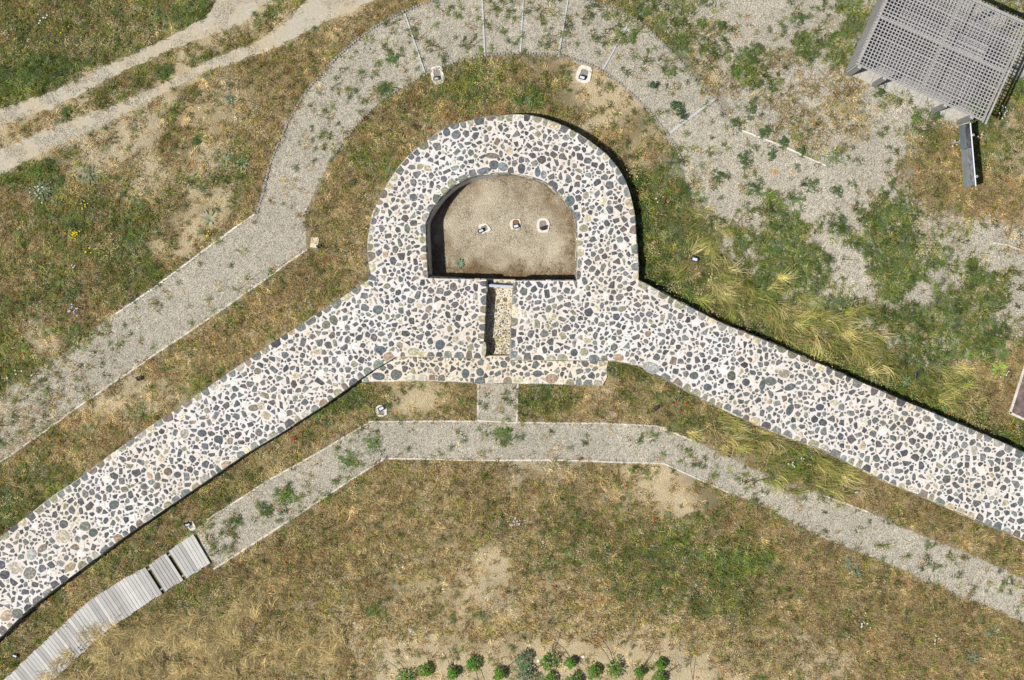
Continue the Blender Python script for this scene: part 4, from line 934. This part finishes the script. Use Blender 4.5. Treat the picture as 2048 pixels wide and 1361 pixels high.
for s_ in (-.55, .62):
    mb = MB(); mb.tube((0, 0, 0), (0, 0, BHt - .1), .025, .025, 8); link("post", mb.mesh("post", METAL), ib, loc=ax * s_ + nrm * .02)
    mb = MB()
    for k in range(10):
        t0, t1 = 2 * math.pi * k / 10, 2 * math.pi * (k + 1) / 10; mb.tube((.028 * math.cos(t0), .028 * math.sin(t0), 0), (.028 * math.cos(t1), .028 * math.sin(t1), 0), .007, .007, 5)
    link("ring", mb.mesh("ring", WHITEM), ib, loc=ax * s_ - nrm * .065 + Vector((0, 0, .97)))
mb = MB(); mb.tube((0, 0, 0), tuple(nrm * .2), .012, .012, 6); link("side_arm", mb.mesh("side_arm", METAL), ib, loc=-ax * .42 + nrm * .23 + Vector((0, 0, .45)))

# ------------------------------------------------------------------ concrete light bases, floodlights
def ring_base(px, py, w, l, rz, hole, label, z=0, mat=CONC, cov=COVER, rough=.1):
    t_ = empty("concrete_base", P(px, py, z), R(rz), label, "light base", "concrete bases of the floodlights")
    w /= PXM; l /= PXM; hx, hy, hw, hl = [q / PXM for q in hole]; n = 16; mb = MB(); o_, i_ = [], []
    for k in range(n):
        a = 2 * math.pi * (k + .5) / n; c_, s_ = math.cos(a), math.sin(a); m = max(abs(c_), abs(s_)); f = .82; rr_ = (1 - f) + f / m
        j = 1 + random.uniform(-rough, rough) * .6
        o_.append((w / 2 * c_ * rr_ * j, l / 2 * s_ * rr_ * j)); i_.append((hx + hw / 2 * c_ / m, hy + hl / 2 * s_ / m))
    vs = [(x, y, -.02) for x, y in o_] + [(x * .97, y * .97, .045) for x, y in o_] + [(x, y, .045) for x, y in i_] + [(x, y, -.02) for x, y in i_]
    fs = []
    for k in range(n):
        q = (k + 1) % n
        for a in (0, n, 2 * n): fs.append((a + k, a + q, a + n + q, a + n + k))
    mb.add(vs, fs); mb.build("frame", mat, t_)
    mb = MB(); mb.box((hx, hy, .012), (hw, hl, .012)); mb.build("cover", cov, t_); return t_
ring_base(875, 151, 26, 36, 12, (0, 1, 14, 20), "pale concrete light base left of centre on the inner path edge above the tower")
ring_base(1168, 149, 30, 36, -14, (0, 0, 15, 20), "pale concrete light base right of centre on the inner path edge above the tower")
ring_base(763, 822, 22, 24, 4, (0, -4, 12, 8), "square concrete light base on the grass below the left end of the ledge")
ring_base(383, 1052, 14, 20, 30, (-1, 0, 8, 9), "broken concrete light base by the top end of the boardwalk")
ring_base(969, 457, 20, 20, 20, (0, 0, 12, 11), "leftmost concrete light base on the chamber floor", FLOORZ, CONC, COVER, .3)
ring_base(1031, 449, 22, 22, 0, (1, 0, 13, 18), "middle concrete light base on the chamber floor, with a rusty cover", FLOORZ, CONC, RUST, .2)
ring_base(1086, 451, 27, 28, 0, (0, 0, 14, 19), "rightmost concrete light base on the chamber floor, the roundest", FLOORZ, CONC, COVER, .2)
mb = MB(); pl_ = [(-.13, -.13), (.09, -.16), (.14, .1), (.12, .17), (-.1, .15)]
mb.add([(x, y, -.02) for x, y in pl_] + [(x * .95, y * .95, .05) for x, y in pl_], [(0, 1, 6, 5), (1, 2, 7, 6), (2, 3, 8, 7), (3, 4, 9, 8), (4, 0, 5, 9), (5, 6, 7, 8, 9)])
tag(mb.build("stone_slab", flat_mat("cream_slab", (.66, .56, .40), .9, 0, .1, .2, 8), loc=P(629, 486)), "cream stone slab at the bend of the left gravel path", "slab")
def floodlight_parts():
    me = {}
    mb = MB(); w, d, h = .17, .12, .05
    mb.add([(-w / 2, -d / 2, 0), (w / 2, -d / 2, 0), (w / 2, d / 2, 0), (-w / 2, d / 2, 0), (-w * .34, -d * .32, -h), (w * .34, -d * .32, -h), (w * .34, d * .32, -h), (-w * .34, d * .32, -h)], [(7, 6, 5, 4), (0, 4, 5, 1), (1, 5, 6, 2), (2, 6, 7, 3), (3, 7, 4, 0)])
    for sx, sy, cw, cd_ in ((0, -1, w, .022), (0, 1, w, .022), (-1, 0, .022, d - .044), (1, 0, .022, d - .044)):
        mb.box((sx * (w / 2 - .011), sy * (d / 2 - .011), .006), (cw, cd_, .012))
    for k in range(5): mb.box((-w * .25 + k * w * .125, 0, -h - .012), (.006, d * .5, .024))
    me['housing'] = mb.mesh("housing", DARK)
    mb = MB(); mb.box((0, 0, .003), (w - .046, d - .046, .004)); me['glass'] = mb.mesh("glass", GLASS)
    mb = MB(); mb.box((-w / 2 - .008, 0, -.05), (.006, .025, .11)); mb.box((w / 2 + .008, 0, -.05), (.006, .025, .11)); mb.box((0, 0, -.107), (w + .022, .025, .006)); me['bracket'] = mb.mesh("bracket", DARK)
    return me
FM = floodlight_parts()
LIGHTS = [(962, 462, FLOORZ, 25, -28, 1, "leftmost floodlight on the chamber floor, facing down and left"), (1032, 453, FLOORZ, 12, -20, 1, "middle floodlight on the chamber floor, pale glass showing"),
          (1087, 456, FLOORZ, 20, 60, 1.05, "rightmost floodlight on the chamber floor, a dark silhouette"), (873, 158, 0, 8, -42, .95, "floodlight on the left concrete base above the tower"),
          (1164, 156, 0, -14, -36, 1.1, "floodlight on the right concrete base above the tower"), (639, 492, 0, 20, 62, .95, "dark floodlight by the cream slab at the path bend"),
          (280, 756, 0, 15, 65, 1.1, "dark floodlight beside the left gravel path kerb"), (763, 817, 0, 30, -15, 1.05, "floodlight with pale glass on the square base below the ledge"),
          (1312, 815, 0, 25, 60, .95, "dark floodlight on bare soil below the right wall"), (376, 1049, 0, 15, -40, 1.0, "floodlight by the broken base at the top of the boardwalk"),
          (1389, 519, 0, -12, -24, 1.1, "floodlight with white glass on a bare mound right of the tower"), (1712, 984, 0, 5, -35, .9, "floodlight in dry grass between right wall and lower path"),
          (31, 1311, 0, -20, -30, .9, "small floodlight in the grass beside the boardwalk at lower left"), (1831, 750, 0, 80, 50, 1.0, "dark floodlight half hidden in long grass above the right wall")]
for (x, y, z, rz, tilt, s, lb) in LIGHTS:
    t_ = empty("floodlight", P(x, y, z + .0), R(rz), lb, "floodlight", "ground floodlights round the ruin"); t_.scale = (s, s, s)
    hs = link("housing", FM['housing'], t_, loc=(0, 0, .13), rot=(R(-tilt if tilt < 0 else -tilt - 60), 0, 0)); gl = link("glass", FM['glass'], hs)
    link("bracket", FM['bracket'], t_, loc=(0, 0, .13))
# bare mound under the light right of the tower is trodden soil; a dark framed slab at the right edge
sb = empty("framed_slab", P(2060, 790, 0), 0, "dark wooden slab with a pale concrete frame at the right edge", "slab")
q = [(2052, 722), (2019, 826), (2110, 868), (2150, 765)]; w_ = [Vector(P(*p)) - sb.location for p in q]
mb = MB(); mb.add([v_ + Vector((0, 0, -.02)) for v_ in w_] + [v_ + Vector((0, 0, .06)) for v_ in w_], [(4, 5, 6, 7), (0, 1, 5, 4), (1, 2, 6, 5), (2, 3, 7, 6), (3, 0, 4, 7)]); mb.build("slab_top", flat_mat("stained_board", (.17, .13, .12), .9, 0, .1, .5, 7), sb)
for i in range(4):
    a, b_ = w_[i], w_[(i + 1) % 4]; d = b_ - a; mb = MB(); mb.box((0, 0, 0), (d.length + .03, .07, .11)); mb.build("frame_bar", KERB, sb, loc=(a + b_) / 2 + Vector((0, 0, .045)), rot=(0, 0, math.atan2(d.y, d.x)))

# ------------------------------------------------------------------ single plants
def plant(kind, d, base):
    r = d / PXM / 2
    if kind == 'rosette':
        mb = MB(); n = 13
        for k in range(n):
            a = 2 * math.pi * k / n + random.uniform(-.2, .2); L = r * random.uniform(.8, 1.15); c = tuple(q * random.uniform(.8, 1.25) for q in base)
            w = r * .13; vs = []
            for t_, ww, z in ((.05, .4, .02), (.4, 1, .07), (.75, .8, .08), (1, .1, .05)):
                vs += [(L * t_ * math.cos(a) - w * ww * math.sin(a), L * t_ * math.sin(a) + w * ww * math.cos(a), z), (L * t_ * math.cos(a) + w * ww * math.sin(a), L * t_ * math.sin(a) - w * ww * math.cos(a), z)]
            mb.add(vs, [(0, 1, 3, 2), (2, 3, 5, 4), (4, 5, 7, 6)], c)
        return mb.mesh("plant", LEAFP)
    if kind == 'silver': return leafy(34, r, .14, r * .14, LEAFP, base, 4)
    if kind == 'tussock':
        mb = MB()
        for _ in range(110):
            a = random.random() * 6.28; c = tuple(q * random.uniform(.6, 1.5) for q in base); L = r * random.uniform(.5, 1.25)
            blade(mb, random.uniform(-.04, .04), random.uniform(-.04, .04), a, 0, .011, L, random.uniform(.1, .3), c, 4, random.uniform(-.5, .5))
        return mb.mesh("plant", LEAFP)
    return weed_mesh(r, base)
GRN = (.105, .17, .06); BRT = (.16, .25, .065); PALEG = (.26, .33, .14); SIL = (.25, .29, .19); TEAL = (.24, .33, .22)
def weed_mesh(r, base):
    mb = MB(); nb = random.randint(5, 8)
    for b_ in range(nb):
        a0 = 2 * math.pi * b_ / nb + random.uniform(-.5, .5); Lb = r * random.choice((.5, .7, .9, 1.1)); mb.tube((0, 0, .02), (Lb * math.cos(a0), Lb * math.sin(a0), .05), .005, .003, 3, tuple(q * .8 for q in base))
        for _ in range(48):
            t_ = random.random() ** .7; a = a0 + random.gauss(0, .28); x, y = Lb * t_ * math.cos(a), Lb * t_ * math.sin(a); aa = a + random.uniform(-1.3, 1.3); s = random.uniform(.012, .027)
            z = .03 + .12 * (1 - t_) + random.random() * .07; c = tuple(q * random.uniform(.5, 1.65) for q in base); tz = random.uniform(-.5, .4) * s; ux, uy = math.cos(aa), math.sin(aa)
            mb.add([(x - ux * s, y - uy * s, z - tz), (x - uy * s * .4, y + ux * s * .4, z + .004), (x + ux * s, y + uy * s, z + tz), (x + uy * s * .4, y - ux * s * .4, z + .004)], [(0, 1, 2, 3)], c)
    return mb.mesh("weed", LEAFP)
PLANTS = [('bushy', 1471, 145, 26, BRT, "bright green round weed beside brown grass in the upper right gravel"), ('bushy', 1502, 218, 38, GRN, "dark green star shaped weed on the bare sandy strip"),
 ('bushy', 1830, 237, 28, BRT, "bright green round weed below the middle of the pergola"), ('bushy', 1762, 184, 28, GRN, "green weed at the pergola's second post"), ('bushy', 1873, 232, 24, GRN, "bluish green weed by the pergola's third post"),
 ('bushy', 1608, 92, 46, PALEG, "large light green weed in the upper gravel left of the pergola"), ('bushy', 1621, 368, 32, GRN, "dark weed in open gravel right of the kerb's end"), ('bushy', 1671, 382, 34, GRN, "dark upright weed, rightmost of the row in open gravel"),
 ('bushy', 1596, 402, 38, BRT, "mid green weed, lowest of the cluster in open gravel"), ('bushy', 1509, 376, 36, GRN, "spreading green weed in gravel left of centre of the right area"), ('bushy', 1490, 318, 32, GRN, "tall green weed under the white kerb, left one"),
 ('bushy', 1543, 311, 30, GRN, "narrow green weed under the white kerb, right one"), ('bushy', 1440, 352, 30, GRN, "grey green weed nearest the tower side of the gravel"), ('bushy', 1667, 316, 48, PALEG, "large pale leafed plant at the lower end of the white kerb"),
 ('bushy', 1601, 38, 34, GRN, "dark weed in the gravel near the top edge"), ('bushy', 1403, 50, 34, BRT, "left weed of a pair in the upper right gravel"), ('bushy', 1444, 52, 34, GRN, "right darker weed of a pair in the upper right gravel"),
 ('bushy', 1512, 96, 30, GRN, "thin dark weed in the middle of the upper right gravel"), ('bushy', 1567, 285, 24, GRN, "dark weed growing over the white kerb, middle one"), ('bushy', 1604, 302, 24, GRN, "dark weed growing over the white kerb, right one"),
 ('bushy', 1528, 264, 34, GRN, "dark weed growing over the white kerb, upper left one"), ('bushy', 1473, 248, 30, GRN, "dark weed where the stake edging meets the white kerb"), ('rosette', 1999, 740, 38, (.34, .44, .10), "yellow green star shaped plant beside the dark framed slab"),
 ('rosette', 919, 527, 20, TEAL, "pale teal rosette plant on the chamber floor"), ('rosette', 418, 437, 32, (.42, .42, .28), "dry pale rosette on bare soil left of the gravel path"), ('rosette', 449, 322, 26, (.38, .38, .24), "pale rosette in dry grass, left of a pair"),
 ('rosette', 484, 328, 26, (.34, .40, .22), "greener pale rosette of a pair in dry grass"), ('tussock', 400, 772, 54, (.36, .36, .12), "tall golden green grass tussock against the left wall"), ('silver', 1694, 1124, 30, SIL, "silver leafed plant in brown grass below the right path, upper one"),
 ('silver', 1712, 1146, 30, SIL, "silver leafed plant in brown grass below the right path, lower one"), ('silver', 1985, 1264, 26, SIL, "small silver plant near the lower right edge"), ('silver', 1945, 1316, 30, SIL, "silver plant low in the lower right corner"),
 ('silver', 182, 350, 36, SIL, "silver green plant by the edge of the dirt track"), ('silver', 82, 378, 44, SIL, "pale silver plant with white flowers by the left edge"), ('silver', 460, 200, 24, (.16, .26, .17), "blue green weed in dry grass below the dirt track"),
 ('bushy', 393, 282, 22, GRN, "small dark weed in dry grass left of the curved path"), ('bushy', 80, 345, 60, BRT, "wide bright green weed patch by the left end of the dirt track"), ('bushy', 332, 143, 30, GRN, "dark weed on the grass median of the dirt track"), ('bushy', 134, 224, 34, GRN, "low green weed on the left part of the track median"),
 ('bushy', 698, 920, 44, BRT, "fresh green weed on the lower left gravel path near its bend"), ('bushy', 572, 994, 42, BRT, "fresh green weed halfway down the lower left path"), ('bushy', 533, 1017, 26, GRN, "olive weed on the lower left path, next to a brighter one"), ('bushy', 472, 1041, 30, GRN, "dark weed near the lower end of the left path"),
 ('bushy', 745, 888, 38, BRT, "tall thin light green weed at the bend of the lower path"), ('bushy', 1013, 864, 24, BRT, "small bright weed on the lower path just right of centre"), ('bushy', 1010, 1088, 0, GRN, ""),
 ('bushy', 787, 117, 34, BRT, "green weed in the gravel at upper left of the tower"), ('bushy', 768, 182, 36, GRN, "dark weed near the inner kerb upper left of the tower"), ('bushy', 1345, 142, 40, BRT, "wide green weed on the curved gravel upper right of the tower"),
 ('bushy', 1265, 72, 26, BRT, "light weed on the curved gravel near the slanting strip"), ('bushy', 1310, 172, 20, (.06, .11, .06), "tiny dark weed in a row on the right curve, upper one"), ('bushy', 1351, 210, 22, (.06, .11, .06), "tiny dark weed in a row on the right curve, middle one"),
 ('bushy', 1362, 228, 26, (.06, .11, .06), "tiny dark weed in a row on the right curve, lowest one"), ('silver', 1455, 1150, 0, SIL, ""), ('silver', 1320, 1150, 0, SIL, "")]
for kind, x, y, d, base, lb in PLANTS:
    if d == 0: continue
    o = link("weed" if kind == 'bushy' else {"rosette": "rosette_plant", "silver": "silver_plant", "tussock": "grass_tussock"}[kind], plant(kind, d * 1.15, base), loc=P(x, y, FLOORZ if lb.endswith("chamber floor") else 0), rot=(0, 0, random.random() * 6))
    tag(o, lb, "plant", "larger weeds on the ground")
# young leafy shrubs along the bottom edge, each with its leaning bare canes
SHR = [(812, 1352, 32, -38, -36), (852, 1337, 36, 0, 0), (906, 1343, 34, -20, -44), (946, 1327, 30, 14, 40), (1000, 1345, 34, 28, -26), (1049, 1314, 30, 0, 0), (1052, 1346, 40, 36, -20), (1097, 1322, 34, 16, -60),
       (1141, 1323, 28, -40, -36), (1187, 1342, 34, 0, 0), (1228, 1334, 34, -36, -56), (1279, 1343, 30, 28, -52), (1320, 1354, 32, 30, -22), (1321, 1327, 18, 24, 12), (1150, 1358, 28, 0, 0), (1100, 1357, 30, 12, -40)]
SL = ["first leafy shrub of the bottom row, counting from the left", "large leafy shrub, second from the left in the bottom row", "bright leafy shrub with a long bare cane, third in the bottom row", "small bright shrub above and right of the third", "fifth leafy shrub of the bottom row, dark on its right",
      "grey green upper half of the tall shrub pair in the bottom row", "broad shrub right below the grey green one", "loose shrub with a long upright cane, middle of the bottom row", "compact dark shrub with two long canes, middle of the bottom row", "round bright shrub right of the middle in the bottom row",
      "tallest dark green shrub with a long cane to its upper left", "narrow shrub with a cane leaning up to the right", "last large shrub at the right end of the bottom row", "small tuft shrub above the last one in the bottom row", "shrub cut by the bottom edge, below the compact dark one", "shrub cut by the bottom edge, below the loose one"]
for (x, y, d, cx, cy), lb in zip(SHR, SL):
    t_ = empty("young_shrub", P(x, y, 0), 0, lb, "shrub", "young shrubs along the bottom edge")
    mb = MB(); r = d / PXM / 2; base = (.13, .24, .04) if "grey" not in lb else (.13, .2, .11)
    r *= random.uniform(.8, 1.5); lob = [random.uniform(.6, 1.1) for _ in range(7)]
    for _ in range(200):
        a = random.random() * 6.28; rr_ = r * lob[int(a / 6.2832 * 7) % 7] * random.random() ** .55; z = .12 + .42 * (1 - (rr_ / r) ** 2) * random.uniform(.35, 1); aa = a + random.uniform(-.9, .9); s = random.uniform(.028, .05)
        c = tuple(q * random.uniform(.55, 1.6) for q in base); xx, yy = rr_ * math.cos(a), rr_ * math.sin(a); ux, uy = math.cos(aa), math.sin(aa); tz = random.uniform(-.5, .2) * s
        mb.add([(xx - ux * s, yy - uy * s, z - tz), (xx - uy * s * .36, yy + ux * s * .36, z + .006), (xx + ux * s, yy + uy * s, z + tz), (xx + uy * s * .36, yy - ux * s * .36, z + .006)], [(0, 1, 2, 3)], c)
    mb.build("crown", LEAFP, t_); mb = MB()
    mb.tube((0, 0, -.02), (.01, .0, .34), .014, .008, 5)
    for k in range(5): a = random.random() * 6.28; mb.tube((0, 0, .08), (r * .7 * math.cos(a), r * .7 * math.sin(a), .33), .007, .004, 4)
    mb.build("stem", CANE, t_)
    if cx or cy:
        for (qx, qy) in ((cx, cy), (-cx * .5, -cy * .35)):
            mb = MB(); a = Vector((0, 0, .1)); b_ = Vector((qx / PXM, -qy / PXM, .35)); m_ = (a + b_) / 2 + Vector((.02, .03, .06)); mb.tube(a, m_, .012, .010, 5); mb.tube(m_, b_, .010, .007, 5); mb.build("cane", CANE, t_)
mb = MB(); mb.tube((0, 0, .0), (-.13, .62, .5), .009, .007, 5); tag(mb.build("bare_cane", CANE, loc=P(1386, 1361)), "single thin bare cane right of the shrub row", "cane")

# ------------------------------------------------------------------ flowers and loose stones
def flower_mesh(col, s, h, n=5):
    mb = MB(); vs = [(0, 0, h)] + [(s * (1 if k % 2 == 0 else .62) * math.cos(k * math.pi / n), s * (1 if k % 2 == 0 else .62) * math.sin(k * math.pi / n), h + .006) for k in range(2 * n)]
    mb.add(vs, [(0, 1 + k, 1 + (k + 1) % (2 * n)) for k in range(2 * n)], col); mb.tube((0, 0, 0), (0, 0, h), .004, .003, 3, (.1, .16, .04)); return mb.mesh("flower", LEAFP)
FR = flower_mesh((.62, .035, .02), .035, .2); FY = flower_mesh((.85, .62, .02), .026, .3); FW = flower_mesh((.85, .85, .80), .026, .25); FV = flower_mesh((.62, .60, .75), .026, .22)
def flowers(pts, me, name, label, grp, jit=2):
    for x, y in pts:
        o = link(name, me, loc=P(x + random.uniform(-jit, jit), y + random.uniform(-jit, jit), .02), rot=(random.uniform(-.3, .3), random.uniform(-.3, .3), random.random() * 6)); s = random.uniform(.75, 1.2); o.scale = (s, s, 1); tag(o, label, "flower", grp)
pop = [(728, 243), (858, 253), (912, 236), (919, 227), (925, 232), (1170, 188), (1246, 214), (1094, 220), (1494, 621), (1539, 636), (1609, 662), (1621, 680), (1617, 693), (1753, 745), (1897, 826), (2023, 851), (1355, 803), (1368, 805), (1347, 808), (1359, 817), (1502, 856), (1538, 872), (1462, 838), (1834, 337), (1045, 768), (1292, 768), (1200, 773), (103, 1203), (106, 1199), (1245, 973), (1308, 1035), (590, 880), (584, 873)]
def where(x, y):
    if 1080 > y > 700 and x > 1180 and x < 1420 and y < 830: return "on the banked grass below the right wall"
    if x > 1420 and y > 820 and y < 900: return "in dry grass just below the right wall"
    if x > 1420 and 560 < y < 860: return "in the long grass above the right wall"
    if y < 300 and 700 < x < 1300: return "between the tower and the curved gravel path"
    if y > 850 and x < 1000: return "in grass near the lower left wall"
    if y > 850: return "in the dry meadow below the gravel path"
    return "beside the stone ruin"
for q_ in pop: flowers([q_], FR, "poppy", "small red poppy " + where(*q_), "red poppies")
def cloud(cx, cy, rx, ry, n): return [(cx + random.gauss(0, rx / 2), cy + random.gauss(0, ry / 2)) for _ in range(n)]
for c_, n_, lb in [((150, 470, 14, 9), 16, "dense yellow cluster in the green meadow at the left"), ((182, 502, 5, 4), 4, "tiny yellow cluster below the dense one"), ((418, 469, 5, 6), 5, "few flowers near the left gravel path"), ((172, 410, 14, 8), 9, "yellow cluster below the dirt track"), ((130, 62, 6, 12), 3, "few flowers in the meadow above the dirt track")]:
    flowers(cloud(*c_, n_), FY, "yellow_flower", "small yellow flower, " + lb, "yellow flowers")
for c_, n_, lb in [((2004, 222, 12, 16), 14, "beside the right edge of the pergola"), ((1914, 283, 12, 6), 7, "left of the information board"), ((1959, 274, 4, 6), 4, "in the shadow of the information board"), ((90, 38, 8, 10), 6, "in the meadow above the dirt track"), ((80, 385, 18, 18), 12, "round the silver plant at the left edge"), ((50, 750, 70, 12), 8, "along the lower end of the left gravel path"), ((1725, 1245, 18, 14), 10, "in the brown grass at the lower right"), ((1868, 1275, 8, 10), 5, "in the lower right corner meadow"), ((1600, 925, 20, 14), 6, "below the right wall"), ((2012, 744, 12, 8), 4, "by the yellow green star shaped plant"), ((1320, 400, 14, 8), 4, "in green grass just right of the tower")]:
    flowers(cloud(*c_, n_), FW, "white_flower", "small white flower " + lb, "white flowers")
for c_, n_, lb in [((1034, 1040, 14, 12), 16, "in brown grass below the middle of the path"), ((145, 535, 12, 7), 6, "under the yellow cluster at the left"), ((150, 620, 16, 8), 12, "in the green meadow beside the left path")]:
    flowers(cloud(*c_, n_), FV, "pale_violet_flower", "small pale violet flower " + lb, "pale violet flowers")
for (x, y, s, c, lb) in [(821, 1262, .07, (.5, .48, .44), "grey loose stone in dry grass near the bottom edge"), (709, 1247, .06, (.5, .48, .4), "pale loose stone in dry grass left of the grey one"), (1077, 1323, .05, (.8, .78, .72), "small white stone between two shrubs of the bottom row"),
                         (1166, 1314, .05, (.8, .78, .72), "white stone right of the compact dark shrub"), (118, 62, 0, (0, 0, 0), "")]:
    if s: mb = MB(); pgz = blob(x, y, s * PXM, 1.1, random.random() * 3, 7, .3); stone_mesh(mb, pgz, .0, s * .7, c); tag(mb.build("loose_stone", STONE), lb, "stone")
